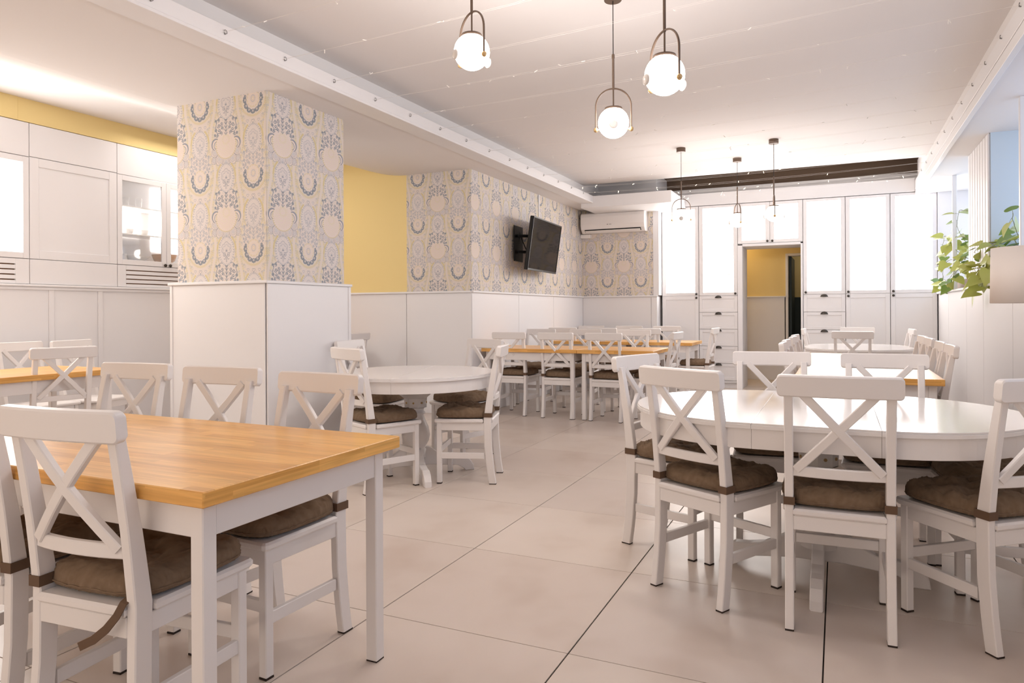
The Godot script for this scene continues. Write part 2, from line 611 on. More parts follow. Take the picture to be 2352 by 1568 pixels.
func make_chair() -> Node3D:
	var t := Node3D.new()
	var paint: Material = M.paint
	for s in [-1.0, 1.0]:
		var st := mb()
		var rings := []
		var n := 14
		for i in n + 1:
			var y: float = lerpf(0.006, 0.86, i / float(n))
			var dp := leg_depth(y)
			rings.append(rr(P(s * 0.163, y, leg_back(y) + dp / 2), Vector3.RIGHT, Vector3.FORWARD, 0.030, dp, 0.003))
		loft(st, rings)
		var leg := obj("leg", done(st), paint, t)
		var sf := mb()
		sf.set_smooth_group(-1)
		bx(sf, s * 0.163 - 0.0147, s * 0.163 + 0.0147, 0, 0.0062, -0.2358, -0.1902)
		obj("foot_pad", done(sf), M.worn, leg)
		var sg := mb()
		bx(sg, s * 0.167 - 0.016, s * 0.167 + 0.016, 0.006, 0.404, 0.128, 0.160, 0.003)
		var fl := obj("leg", done(sg), paint, t)
		obj("foot_pad", box_mesh(s * 0.167 - 0.0155, s * 0.167 + 0.0155, 0, 0.0062, 0.1283, 0.1597), M.worn, fl)
	# top rail: bowed, rounded at the corners
	var st := mb()
	var rings := []
	var xs := []
	for i in 8: xs.append(-0.2 + 0.0145 * (1.0 - cos(PI / 2 * i / 7.0)))
	for i in range(1, 16): xs.append(lerpf(-0.1855, 0.1855, i / 16.0))
	for i in 8: xs.append(0.2 - 0.0145 * (1.0 - sin(PI / 2 * i / 7.0)))
	for x in xs:
		var e: float = 0.2 - absf(x)
		var cut := 0.0
		if e < 0.0145: cut = 0.0145 - sqrt(maxf(0.0, 0.00021025 - (0.0145 - e) * (0.0145 - e)))
		var bow: float = -0.014 * (1.0 - x * x / 0.04)
		var hh := 0.0765 - 2 * cut
		rings.append(rr(P(x, 0.8752, -0.260 + bow), Vector3(0, 1, 0.1).normalized(), Vector3(0, -0.1, 1).normalized(), hh, 0.03, minf(0.005, hh * 0.3)))
	loft(st, rings)
	obj("top_rail", done(st), paint, t)
	# lower slat
	st = mb()
	var pts := []
	for i in 9:
		var x := lerpf(-0.15, 0.15, i / 8.0)
		pts.append(P(x, 0.565, -0.203 - 0.016 * (1.0 - pow(x / 0.15, 2))))
	bar(st, pts, 0.036, 0.018, 0.003, Vector3.UP)
	obj("back_slat", done(st), paint, t)
	for s in [-1.0, 1.0]:
		st = mb()
		pts = []
		for i in 7:
			var k := i / 6.0
			pts.append(P(s * lerpf(-0.138, 0.118, k), lerpf(0.572, 0.848, k), lerpf(-0.212, -0.255, k) - 0.012 * sin(k * PI) + s * 0.0008))
		bar(st, pts, 0.019, 0.030, 0.003, Vector3.FORWARD)
		obj("cross_brace", done(st), paint, t)
	# seat
	st = mb()
	var poly := PackedVector2Array()
	for p in [[0.150, -0.214], [0.150, -0.153], [0.186, -0.153], [0.199, 0.158], [0.195, 0.170], [0.184, 0.176], [-0.184, 0.176], [-0.195, 0.170], [-0.199, 0.158], [-0.186, -0.153], [-0.150, -0.153], [-0.150, -0.214]]:
		poly.append(Vector2(p[0], p[1]))
	ext(st, poly, Vector3.ZERO, Vector3.RIGHT, Vector3.FORWARD, 0.404, 0.430, 0.007)
	obj("seat", done(st), paint, t)
	for a in [[-0.151, 0.151, 0.351, 0.404, 0.134, 0.154], [-0.148, 0.148, 0.353, 0.404, -0.206, -0.186]]:
		obj("apron", box_mesh(a[0], a[1], a[2], a[3], a[4], a[5], 0.002), paint, t)
	for s in [-1.0, 1.0]:
		for q in [["apron", 0.353, 0.404, 0.02], ["stretcher", 0.166, 0.205, 0.018]]:
			st = mb()
			bar(st, [P(s * 0.163, (q[1] + q[2]) / 2, -0.158), P(s * 0.169, (q[1] + q[2]) / 2, 0.129)], q[2] - q[1], q[3], 0.002, Vector3.UP)
			obj(q[0], done(st), paint, t)
	obj("stretcher", box_mesh(-0.151, 0.151, 0.203, 0.241, 0.135, 0.152, 0.002), paint, t)
	return t

func make_cushion(sd: int) -> Node3D:
	var t := Node3D.new()
	var n := FastNoiseLite.new()
	n.seed = sd
	n.frequency = 9.0
	n.fractal_octaves = 2
	var N := 56
	var st := mb()
	st.set_smooth_group(1)
	var tufts := []
	for q in [[-0.078, -0.075], [0.080, -0.078], [0.0, 0.0], [-0.080, 0.074], [0.077, 0.078]]:
		tufts.append(Vector2(q[0] + n.get_noise_2d(q[0] * 7, q[1] * 9) * 0.016, q[1] + n.get_noise_2d(q[1] * 8 + 3, q[0] * 5) * 0.016))
	var pos := func(i: int, j: int, top: bool) -> Vector3:
		var u := -1.0 + 2.0 * i / N
		var v := -1.0 + 2.0 * j / N
		u = sign(u) * pow(absf(u), 0.8)
		v = sign(v) * pow(absf(v), 0.8)
		var k := sqrt(1.0 - 0.16 * u * u * v * v * (u * u + v * v))
		var edge := 1.0 + 0.02 * n.get_noise_2d(u * 2.2, v * 2.2)
		var x := u * 0.200 * k * (0.965 + 0.035 * v) * edge
		var d := v * 0.188 * k * edge - 0.006
		var f := pow(maxf((1.0 - pow(absf(u), 5.0)) * (1.0 - pow(absf(v), 5.0)), 0.0), 0.36)
		var seam := 0.021 + 0.004 * n.get_noise_2d(u * 1.5 + 4, v * 1.5)
		if not top:
			return P(x, lerpf(seam, 0.001, f), d)
		var y := seam + f * (0.056 + 0.012 * n.get_noise_2d(x * 1.3, d * 1.3))
		for q in tufts:
			var r := Vector2(x, d).distance_to(q)
			var ang := atan2(d - q.y, x - q.x)
			y -= f * 0.036 * exp(-pow(r / 0.034, 1.3))
			y -= f * 0.008 * exp(-r / 0.055) * pow(1.0 - absf(sin(ang * 2.5 + q.x * 40 + q.y * 25 + sd)), 2.5)
		y += f * 0.0025 * sin(x * 80.0 * sin(sd) + d * 66.0 + 3.0 * n.get_noise_2d(x * 2, d * 2)) * exp(-pow(absf(maxf(absf(u), absf(v)) - 0.8) / 0.22, 2))
		return P(x, y, d)
	for i in N:
		for j in N:
			for top in [true, false]:
				var a: Vector3 = pos.call(i, j, top)
				var b: Vector3 = pos.call(i + 1, j, top)
				var c: Vector3 = pos.call(i + 1, j + 1, top)
				var e: Vector3 = pos.call(i, j + 1, top)
				if top: quad(st, a, b, c, e)
				else: quad(st, a, e, c, b)
	obj("pad", done(st), M.fabric, t)
	# piping along the seam
	st = mb()
	var pts := []
	for q in 4:
		for i in N / 2:
			var w := i * 2
			var ij: Array = [[w, 0], [N, w], [N - w, N], [0, N - w]][q]
			pts.append(pos.call(ij[0], ij[1], true) + Vector3(0, 0.0005, 0))
	pts.append(pts[0])
	tube(st, pts, 0.0024, 5, false)
	obj("piping", done(st), M.fabric, t)
	st = mb()
	for q in tufts:
		var r := 0.006
		lathe(st, [[r * 0.6, 0.0], [r, 0.0015], [r * 0.5, 0.004]], 8, P(q.x, 0.041, q.y))
	obj("tuft_buttons", done(st), M.fabric, t)
	return t

func add_straps(t: Node3D, sides: Array) -> void:
	# bands tied round the back legs of the chair under it
	for s in sides:
		var st := mb()
		var y0 := 0.012
		var y1 := 0.040
		var yc := 0.43 + 0.026
		var b0 := leg_back(yc) - 0.0018
		var b1 := b0 + leg_depth(yc) + 0.0036
		var x0: float = s * 0.163 - 0.0170
		var x1: float = s * 0.163 + 0.0170
		bx(st, x0, x1, y0, y1, b0 - 0.002, b0)
		bx(st, x0, x1, y0, y1, b1, b1 + 0.002)
		bx(st, x0 - 0.002, x0, y0, y1, b0 - 0.002, b1 + 0.002)
		bx(st, x1, x1 + 0.002, y0, y1, b0 - 0.002, b1 + 0.002)
		# the tie from the pad to the leg
		bar(st, [P(s * 0.150, 0.024, b1 - 0.01), P(s * 0.158, 0.026, b1 + 0.006), P(s * 0.165, 0.024, -0.135)], 0.02, 0.004, 0.0008, Vector3.UP)
		obj("strap", done(st), M.strap, t)

var n_seat := 0
func seat_at(x: float, d: float, a: float, label: String, group: String, with_cushion := true, straps := [-1.0, 1.0]) -> Node3D:
	var c: Node3D = chair0 if n_seat == 0 else chair0.duplicate()
	c.name = numbered("dining_chair")
	add_child(c)
	c.position = P(x, 0, d)
	c.rotation.y = -a
	tag(c, label, "chair", group)
	if with_cushion:
		var q: Node3D = cushions[n_seat % cushions.size()].duplicate()
		q.name = numbered("seat_cushion")
		add_child(q)
		q.position = P(x, 0.43, d)
		q.rotation.y = -a
		add_straps(q, straps)
		if straps.size() == 1:
			var st := mb()
			bar(st, [P(0.150, 0.03, -0.175), P(0.146, 0.012, -0.212), P(0.140, -0.015, -0.226), P(0.118, -0.045, -0.236), P(0.085, -0.072, -0.243), P(0.045, -0.092, -0.248)], 0.003, 0.021, 0.0006, Vector3.FORWARD)
			obj("strap", done(st), M.strap, q)
		tag(q, "brown cushion, chair " + label.replace("white cross-back chair ", ""), "cushion", "seat cushions, " + group)
	n_seat += 1
	return c

# ---------------------------------------------------------------- tables
func wood_table(x0: float, x1: float, d0: float, d1: float, turned: bool, label: String, group := "", drop := 0.0) -> Node3D:
	var lx := (d1 - d0) if turned else (x1 - x0)
	var lz := (x1 - x0) if turned else (d1 - d0)
	var t := thing("dining_table", label, "table", P((x0 + x1) / 2, 0, (d0 + d1) / 2), PI / 2 if turned else 0.0, group)
	var hx := lx / 2
	var hz := lz / 2
	obj("tabletop", box_mesh(-hx, hx, 0.697 - drop, 0.735 - drop, -hz, hz, 0.0025), M.wood, t)
	for sx in [-1.0, 1.0]:
		for sz in [-1.0, 1.0]:
			var cx: float = sx * (hx - 0.063)
			var cz: float = sz * (hz - 0.056)
			var leg := obj("leg", box_mesh(cx - 0.021, cx + 0.021, 0.003, 0.697 - drop, cz - 0.021, cz + 0.021, 0.003), M.paint, t)
			obj("foot_pad", box_mesh(cx - 0.020, cx + 0.020, 0, 0.0045, cz - 0.020, cz + 0.020), M.worn, leg)
	for s in [-1.0, 1.0]:
		obj("apron", box_mesh(-hx + 0.084, hx - 0.084, 0.610 - drop, 0.697 - drop, s * (hz - 0.049) - 0.010, s * (hz - 0.049) + 0.010, 0.002), M.paint, t)
		obj("apron", box_mesh(s * (hx - 0.056) - 0.010, s * (hx - 0.056) + 0.010, 0.610 - drop, 0.697 - drop, -hz + 0.077, hz - 0.077, 0.002), M.paint, t)
	return t

func stadium(r: float, l: float, n: int) -> PackedVector2Array:
	var p := PackedVector2Array()
	for i in n + 1:
		var t := -PI / 2 + PI * i / n
		p.append(Vector2(l + cos(t) * r, sin(t) * r))
	if l <= 0.0:
		for i in range(1, n):
			var t := PI / 2 + PI * i / n
			p.append(Vector2(cos(t) * r, sin(t) * r))
		return p
	for i in n + 1:
		var t := PI / 2 + PI * i / n
		p.append(Vector2(-l + cos(t) * r, sin(t) * r))
	return p

func half_top(st: SurfaceTool, r: float, l: float, x0: float, x1: float, y0: float, y1: float, b: float) -> void:
	var whole := stadium(r, l, 28)
	var win := PackedVector2Array([Vector2(x0, -2), Vector2(x1, -2), Vector2(x1, 2), Vector2(x0, 2)])
	for piece in Geometry2D.intersect_polygons(whole, win):
		if Geometry2D.is_polygon_clockwise(piece): piece.reverse()
		ext(st, piece, Vector3.ZERO, Vector3.RIGHT, Vector3.FORWARD, y0, y1, b)

func pedestal_table(at: Vector3, turn: float, r: float, leaf: float, base_turn: float, label: String, top := 0.735) -> Node3D:
	var t := thing("pedestal_table", label, "table", at, turn)
	var l := leaf / 2
	var cuts := [[-2.0, 0.0], [0.0, 2.0]] if leaf <= 0.0 else [[-2.0, -l], [-l, l], [l, 2.0]]
	for c in cuts:
		var st := mb()
		half_top(st, r - 0.003, l, c[0] + 0.0004, c[1] - 0.0004, top - 0.007, top, 0.001)
		half_top(st, r, l, c[0] + 0.0004, c[1] - 0.0004, top - 0.022, top - 0.007, 0.001)
		obj("table_leaf" if c[0] == -l and leaf > 0 else "tabletop", done(st), M.gloss, t)
		st = mb()
		half_top(st, r - 0.014, l, c[0] + 0.0005, c[1] - 0.0005, top - 0.098, top - 0.022, 0.001)
		obj("apron", done(st), M.paint, t)
	var st := mb()
	bx(st, -0.30 - l, 0.30 + l, top - 0.125, top - 0.098, -0.16, 0.16, 0.003)
	obj("under_frame", done(st), M.paint, t)
	var b := Node3D.new()
	b.name = "base"
	b.rotation.y = base_turn
	t.add_child(b)
	st = mb()
	var oc := []
	for k in [[0.16, top - 0.125], [0.082, top - 0.185], [0.078, top - 0.25]]:
		oc.append(ellipse(Vector3(0, k[1], 0), Vector3.RIGHT, Vector3.FORWARD, k[0], k[0], 8))
	oc.reverse()
	loft(st, oc)
	obj("column_head", done(st), M.paint, b)
	st = mb()
	lathe(st, [[0.075, 0.12], [0.075, 0.175], [0.064, 0.185], [0.072, 0.20], [0.092, 0.235], [0.100, 0.275], [0.090, 0.33], [0.066, 0.385], [0.054, 0.415], [0.066, 0.425], [0.066, 0.435], [0.056, 0.445], [0.062, 0.47], [0.078, top - 0.25]], 36)
	obj("turned_column", done(st), M.paint, b)
	var prof := PackedVector2Array()
	for p in [[0.0, 0.060], [0.10, 0.062], [0.24, 0.048], [0.30, 0.040], [0.345, 0.014], [0.355, 0.0], [0.42, 0.0], [0.415, 0.035], [0.39, 0.075], [0.345, 0.098], [0.29, 0.100], [0.22, 0.112], [0.15, 0.148], [0.10, 0.185], [0.0, 0.20]]:
		prof.append(Vector2(p[0], p[1]))
	for k in 4:
		st = mb()
		var u := Vector3(cos(k * PI / 2), 0, sin(k * PI / 2))
		ext(st, prof, Vector3.ZERO, u, Vector3.UP, -0.024, 0.024, 0.004)
		obj("foot", done(st), M.paint, b)
	st = mb()
	for k in 8:
		var a := TAU * (k + 0.5) / 8
		ext(st, disc_poly(0.007, 10), Vector3(cos(a), 0, sin(a)) * 0.072 + Vector3(0, top - 0.215, 0), Vector3(-sin(a), 0, cos(a)), Vector3.DOWN, 0.0, 0.008, 0.001)
	obj("screw_caps", done(st), M.gold, b)
	return t

# ---------------------------------------------------------------- the room
const XL := -6.3       # face of the left wall
const XR := 1.19       # face of the right wall
const DB := 10.413     # face of the built-in cupboards
const HC := 2.95       # ceiling
const HS := 2.70       # lowered strips beside it
const PX := -3.66      # right faces of the papered piers

func struct(called: String, label: String, category: String) -> Node3D:
	return thing(called, label, category, Vector3.ZERO, 0.0, "", "structure")

func paper(parent: Node, called: String, along_d: bool, at: float, a0: float, a1: float, y0: float, y1: float, phase: float) -> void:
	# a sheet of wallpaper 1 mm proud of the wall; phase is where column A of the print falls
	var st := mb()
	var q := []
	var uv := []
	for c in [[a0, y0], [a1, y0], [a1, y1], [a0, y1]]:
		q.append(P(at + 0.001, c[1], c[0]) if along_d else P(c[0], c[1], at - 0.001))
		uv.append(Vector2(0.25 + (c[0] - phase) / 0.525, 0.25 + (2.63 - c[1]) / 0.53))
	quad_uv(st, q, uv)
	obj(called, done(st), M.wallpaper, parent)

func build_floor() -> void:
	var f := struct("floor", "floor of large cream porcelain tiles with dark narrow joints", "floor")
	obj("screed", box_mesh(-6.8, 2.0, -0.12, -0.004, -2.9, 12.2), M.grout, f)
	var s := 0.777
	var g := 0.005
	var mesh := box_mesh(g / 2, s - g / 2, -0.012, 0.0, g / 2 - 0.0009, s - g / 2 + 0.0009, 0.0006)
	rng.seed = 77
	for i in range(-5, 7):
		for j in range(-7, 13):
			var x := -3.157 + i * s
			var d := 2.1524 + j * s
			if x + s < -6.75 or x > 1.95 or d > 12.0: continue
			var t := obj("tile", mesh, M["tile%d" % rng.randi_range(0, 3)], f)
			t.position = P(x, 0, d)

func panel_run(parent: Node, along_d: bool, at: float, out: float, cuts: Array, y1: float, cap := true, skirt := true) -> void:
	# boards between cuts on a wall plane, each a piece of its own; out is the way the boards face
	for k in cuts.size() - 1:
		var a: float = cuts[k] + 0.003
		var b: float = cuts[k + 1] - 0.003
		var lo := minf(at, at + out * 0.014)
		var hi := maxf(at, at + out * 0.014)
		obj("panel", box_mesh(lo, hi, 0.0, y1 - 0.02, a, b, 0.0025) if along_d else box_mesh(a, b, 0.0, y1 - 0.02, lo, hi, 0.0025), M.panel, parent)
	if cap:
		var lo := minf(at, at + out * 0.036)
		var hi := maxf(at, at + out * 0.036)
		var a: float = cuts[0]
		var b: float = cuts[-1]
		obj("cap_rail", box_mesh(lo, hi, y1 - 0.022, y1, a, b, 0.004) if along_d else box_mesh(a, b, y1 - 0.022, y1, lo, hi, 0.004), M.panel, parent)

func build_shell() -> void:
	# ceiling: high centre, lowered strips, boxed beams, added slot above the cupboards, brown in place of shade
	var c := struct("ceiling", "white ceiling with a raised centre between boxed beams", "ceiling")
	var st := mb()
	bx(st, -3.45, 1.02, HC, HC + 0.12, -2.9, 9.15)
	obj("centre_field", done(st), M.ceiling, c)
	st = mb()
	var prev := Vector2(9.15, HC)
	for i in range(1, 13):
		var k := i / 12.0
		var t := 1.3 * k
		var p := Vector2(9.15 + t, HC + 0.10 * t * t + 0.25 * t * t * t * t)
		quad(st, P(-3.45, prev.y, prev.x), P(-3.45, p.y, p.x), P(1.02, p.y, p.x), P(1.02, prev.y, prev.x))
		quad(st, P(1.02, prev.y + 0.1, prev.x), P(1.02, p.y + 0.1, p.x), P(-3.45, p.y + 0.1, p.x), P(-3.45, prev.y + 0.1, prev.x))
		prev = p
	obj("added_rear_cove", done(st), M.ceiling, c)  # cove added so the ceiling darkens towards the cupboards
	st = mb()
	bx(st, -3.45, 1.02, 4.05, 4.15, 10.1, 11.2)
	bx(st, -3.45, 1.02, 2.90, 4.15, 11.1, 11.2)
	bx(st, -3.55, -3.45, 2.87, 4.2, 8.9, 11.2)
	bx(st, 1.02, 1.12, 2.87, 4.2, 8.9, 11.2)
	obj("added_shade_recess", done(st), M.recess_shade, c)  # added void, its shade put into the brown colour
	st = mb()
	bx(st, -4.5, -3.388, HS, 3.2, -2.9, 10.6)
	obj("lowered_strip", done(st), M.ceiling, c)
	st = mb()
	prev = Vector2(-4.5, HS)
	for i in range(1, 17):
		var k := i / 16.0
		var p := Vector2(-4.5 - 1.3 * k, HS + 0.27 * (3 * k * k - 2 * k * k * k))
		quad(st, P(prev.x, prev.y, -2.9), P(p.x, p.y, -2.9), P(p.x, p.y, 6.65), P(prev.x, prev.y, 6.65))
		prev = p
	bx(st, -6.9, prev.x, prev.y, 3.2, -2.9, 6.65)
	bx(st, prev.x, -4.5, 3.1, 3.2, -2.9, 6.65)
	obj("side_cove", done(st), M.ceiling, c)
	st = mb()
	bx(st, 0.96, 1.20, 2.66, 3.1, -2.9, 10.40)
	bx(st, 1.20, 2.1, 2.66, 3.1, -2.9, 10.75)
	obj("lowered_strip", done(st), M.ceiling, c)
	st = mb()
	bx(st, -6.9, 2.2, 4.2, 4.3, -3.0, 13.3)
	obj("slab", done(st), M.plaster, c)
	var b := struct("trim_1", "long white boxed beam along the left of the raised ceiling", "beam")
	obj("soffit_board", box_mesh(-3.388, -3.205, 2.688, 2.706, -2.9, 9.45, 0.002), M.panel, b)
	obj("fascia_board", box_mesh(-3.221, -3.205, 2.706, 2.792, -2.9, 9.45, 0.002), M.panel, b)
	obj("upstand", box_mesh(-3.388, -3.35, 2.706, HC, -2.9, 10.4), M.plaster, b)
	b = struct("trim_2", "white boxed beam along the right of the raised ceiling", "beam")
	obj("fascia_board", box_mesh(0.93, 0.946, 2.722, 2.836, -2.9, DB, 0.002), M.panel, b)
	obj("lower_board", box_mesh(0.934, 0.975, 2.648, 2.719, -2.9, DB, 0.002), M.panel, b)
	b = struct("trim_3", "white box beam above the air conditioner", "beam")
	obj("casing", box_mesh(-3.39, -2.08, 2.625, 2.79, 9.45, 10.6, 0.003), M.panel, b)
	b = struct("trim_4", "white fascia boards above the built-in cupboards", "fascia")
	obj("board", box_mesh(-2.46, -0.823, 2.690, 2.868, 10.40, 10.75, 0.002), M.panel, b)
	obj("board", box_mesh(-0.820, 0.93, 2.690, 2.868, 10.40, 10.75, 0.002), M.panel, b)
	obj("board", box_mesh(0.933, 1.20, 2.690, 2.868, 10.41, 10.75, 0.002), M.panel, b)
	# left wall
	var w := struct("wall_left", "white panelled left wall with a yellow painted band on top", "wall")
	obj("masonry", box_mesh(-6.9, -6.64, 0, 3.2, -2.9, 6.65), M.yellow, w)
	st = mb()
	bx(st, -6.64, XL + 0.004, 2.775, 2.98, -2.9, 3.555)
	bx(st, -6.64, XL, 2.775, 2.98, 3.558, 6.65)
	obj("yellow_band", done(st), M.yellow, w)
	obj("plinth_wall", box_mesh(-6.64, XL - 0.014, 0, 1.38, -2.9, 6.65), M.panel, w)
	var edges := [-2.9, -1.4, -0.5, 0.6, 1.5, 2.4, 3.35, 3.80, 4.24, 5.15, 6.0, 6.65]
	for k in edges.size() - 1:
		obj("panel", box_mesh(XL - 0.014, XL, 0, 1.372, edges[k] + 0.044, edges[k + 1], 0.002), M.panel, w)
		obj("stile", box_mesh(XL - 0.014, XL + 0.010, 0, 1.372, edges[k], edges[k] + 0.043, 0.003), M.panel, w)
	obj("cap_rail", box_mesh(XL - 0.014, XL + 0.03, 1.372, 1.392, -2.9, 6.65, 0.005), M.panel, w)
	obj("cap_moulding", box_mesh(XL - 0.014, XL + 0.016, 1.345, 1.372, -2.9, 6.65, 0.004), M.panel, w)
	# near pier
	w = struct("wall_pier", "square pier in medallion wallpaper above white panels, left of the aisle", "pier")
	obj("core", box_mesh(-4.545, PX, 0, HS, 3.68, 4.51), M.plaster, w)
	paper(w, "wallpaper", false, 3.68, -4.545, PX, 1.36, HS, -4.307)
	paper(w, "wallpaper", true, PX, 3.68, 4.51, 1.36, HS, 4.098)
	obj("panel", box_mesh(-4.575, PX + 0.004, 0, 1.345, 3.655, 3.668, 0.002), M.panel, w)
	obj("panel", box_mesh(PX + 0.012, PX + 0.026, 0, 1.345, 3.66, 4.53, 0.002), M.panel, w)
	obj("corner_strip", box_mesh(-4.600, -4.572, 0, 1.345, 3.65, 3.69, 0.003), M.panel, w)
	obj("corner_strip", box_mesh(PX + 0.010, PX + 0.032, 0, 1.345, 4.53, 4.56, 0.003), M.panel, w)
	obj("panel", box_mesh(-4.60, -4.585, 0, 1.345, 3.69, 4.53, 0.002), M.panel, w)
	obj("panel", box_mesh(-4.6, PX + 0.010, 0, 1.345, 4.53, 4.545, 0.002), M.panel, w)
	obj("cap_rail", box_mesh(-4.612, PX + 0.040, 1.345, 1.366, 3.640, 4.57, 0.004), M.panel, w)
	# far pier, yellow return and the papered wall with the screen
	w = struct("wall_return", "yellow wall between the piers running into the papered screen wall", "wall")
	obj("masonry", box_mesh(-6.9, -4.495, 0, 3.2, 6.645, 10.7), M.yellow, w)
	obj("masonry", box_mesh(-4.495, PX, 0, 3.2, 6.645, 10.7), M.plaster, w)
	paper(w, "wallpaper", false, 6.645, -4.495, PX, 1.36, HS, -4.346)
	paper(w, "wallpaper", true, PX, 6.645, 10.24, 1.36, HS, 7.001)
	panel_run(w, false, 6.645, -1.0, [-6.3, -5.36, -4.495, PX + 0.012], 1.368)
	panel_run(w, true, PX, 1.0, [6.634, 7.85, 9.01, 10.24], 1.368)
	obj("cable_duct", box_mesh(PX, PX + 0.012, 2.40, HS, 8.505, 8.535, 0.002), M.panel, w)
	# chimney-like projection behind the air conditioner
	w = struct("wall_alcove", "papered end wall with grey-white panel below the air conditioner", "wall")
	obj("masonry", box_mesh(-3.75, -2.479, 0, 3.2, 10.24, 10.95), M.plaster, w)
	paper(w, "wallpaper", false, 10.24, PX, -2.53, 1.36, HS, -3.246)
	panel_run(w, false, 10.24, -1.0, [PX + 0.014, -2.56], 1.368, false)
	obj("cap_rail", box_mesh(PX + 0.014, -2.465, 1.346, 1.368, 10.205, 10.24, 0.004), M.panel, w)
	obj("corner_strip", box_mesh(-2.53, -2.442, 1.368, 2.66, 10.232, 10.45, 0.003), M.panel, w)
	obj("corner_strip", box_mesh(-2.558, -2.470, 0, 1.346, 10.222, 10.40, 0.003), M.panel, w)
	# rear wall behind the cupboards, with the doorway
	w = struct("wall_rear", "rear wall behind the white built-in cupboards, pierced by a doorway", "wall")
	obj("masonry", box_mesh(-3.7, -1.34, 0, 3.0, 10.76, 10.95), M.plaster, w)
	obj("masonry", box_mesh(-0.44, 2.1, 0, 3.0, 10.76, 10.95), M.plaster, w)
	obj("masonry", box_mesh(-1.34, -0.44, 2.06, 3.0, 10.76, 10.95), M.plaster, w)
	w = struct("door_1", "open doorway framed in white through the cupboards", "doorway")
	obj("jamb", box_mesh(-1.327, -1.262, 0, 2.075, 10.395, 10.96, 0.003), M.panel, w)
	obj("jamb", box_mesh(-0.477, -0.449, 0, 2.075, 10.400, 10.96, 0.003), M.panel, w)
	obj("lintel", box_mesh(-1.262, -0.477, 2.058, 2.092, 10.400, 10.96, 0.003), M.panel, w)
	# the passage beyond
	w = struct("wall_passage", "yellow passage wall with white panel seen through the doorway", "wall")
	obj("yellow_wall", box_mesh(-2.6, -0.77, 1.36, 2.6, 11.92, 12.05), M.yellow, w)
	obj("panel", box_mesh(-2.6, -0.79, 0, 1.345, 11.905, 12.05, 0.003), M.panel, w)
	obj("cap_rail", box_mesh(-2.6, -0.77, 1.343, 1.366, 11.885, 12.0, 0.004), M.panel, w)
	obj("side_wall", box_mesh(-2.75, -2.6, 0, 2.6, 10.95, 12.05), M.yellow, w)
	obj("side_wall", box_mesh(0.55, 0.65, 0, 2.6, 10.95, 13.2), M.teal, w)
	obj("upper_wall", box_mesh(-0.77, 0.55, 2.05, 2.6, 11.92, 12.05), M.yellow, w)
	obj("passage_ceiling", box_mesh(-2.75, 0.65, 2.6, 2.7, 10.95, 13.2), M.plaster, w)
	obj("passage_floor", box_mesh(-2.75, 0.65, -0.1, -0.001, 12.0, 13.2), M.tile1, w)
	obj("far_wall", box_mesh(-0.9, 0.55, 1.36, 2.6, 13.0, 13.2), M.yellow, w)
	obj("far_panel", box_mesh(-0.9, 0.55, 0, 1.36, 12.99, 13.2), M.teal, w)
	obj("side_wall", box_mesh(-0.9, -0.80, 0, 2.6, 12.05, 13.2), M.teal, w)
	w = struct("door_2", "dark inner doorway beyond the yellow passage wall", "doorway")
	obj("frame", box_mesh(-0.775, -0.735, 0, 2.05, 11.90, 12.06, 0.003), M.panel, w)
	obj("frame", box_mesh(-0.735, 0.3, 2.01, 2.05, 11.90, 12.06, 0.003), M.panel, w)
	obj("door_leaf", box_mesh(-0.732, -0.690, 0, 2.01, 12.06, 12.9, 0.003), M.teal, w)
	# right wall: panelled parapet, window bays between fluted piers
	w = struct("wall_right", "white boarded right wall under window bays and fluted piers", "wall")
	obj("parapet", box_mesh(XR + 0.014, 1.55, 0, 1.335, -2.9, 10.75), M.plaster, w)
	var cuts := [-2.9, -1.8, -0.7, 0.2, 1.3, 2.2, 3.3, 4.2, 5.3, 6.2, 7.34, 8.24, 9.5, 10.40]
	for k in cuts.size() - 1:
		obj("panel", box_mesh(XR, XR + 0.014, 0, 1.335, cuts[k] + 0.004, cuts[k + 1] - 0.004, 0.003), M.panel, w)
	obj("cap_rail", box_mesh(XR - 0.025, 1.80, 1.335, 1.357, -2.9, 10.41, 0.004), M.panel, w)
	for q in [[7.08, 8.09], [3.4, 4.6], [0.2, 1.2], [-2.9, -1.4]]:
		obj("pier", box_mesh(XR + 0.016, 1.86, 1.357, 2.66, q[0], q[1]), M.blue_wall, w)
		var n := 8
		for i in n:
			var a: float = lerpf(q[0], q[1], i / float(n)) + 0.012
			var e: float = lerpf(q[0], q[1], (i + 1) / float(n)) - 0.012
			obj("flute", box_mesh(XR - 0.004, XR + 0.017, 1.357, 2.66, a, e, 0.008), M.panel, w)
	obj("end_return", box_mesh(1.186, 1.86, 1.357, 2.66, 10.40, 10.75), M.panel, w)
	for d in [9.17, 5.97]:
		obj("post", box_mesh(XR + 0.0, XR + 0.045, 1.357, 2.66, d - 0.022, d + 0.022, 0.004), M.panel, w)
	obj("outer_wall", box_mesh(1.86, 2.2, 0, 4.2, -2.9, 10.75), M.plaster, w)
	# wall behind the camera
	w = struct("wall_front", "plain white wall behind the camera", "wall")
	obj("masonry", box_mesh(-6.9, 2.2, 0, 4.2, -3.0, -2.8), M.plaster, w)
	w = struct("window_5", "added front window with a glowing blind, unseen fill light behind the camera", "window")
	obj("lit_blind", box_mesh(-5.7, -0.3, 0.5, 2.4, -2.79, -2.77), M.added_front_glow, w)  # glowing sheet added to light the room from out of view
	obj("window_frame", box_mesh(-5.8, -0.2, 2.4, 2.5, -2.8, -2.74, 0.004), M.panel, w)
	obj("window_frame", box_mesh(-5.8, -0.2, 0.4, 0.5, -2.8, -2.74, 0.004), M.panel, w)
	# windows in the bays: lit roller blinds behind glazing bars
	var n := 1
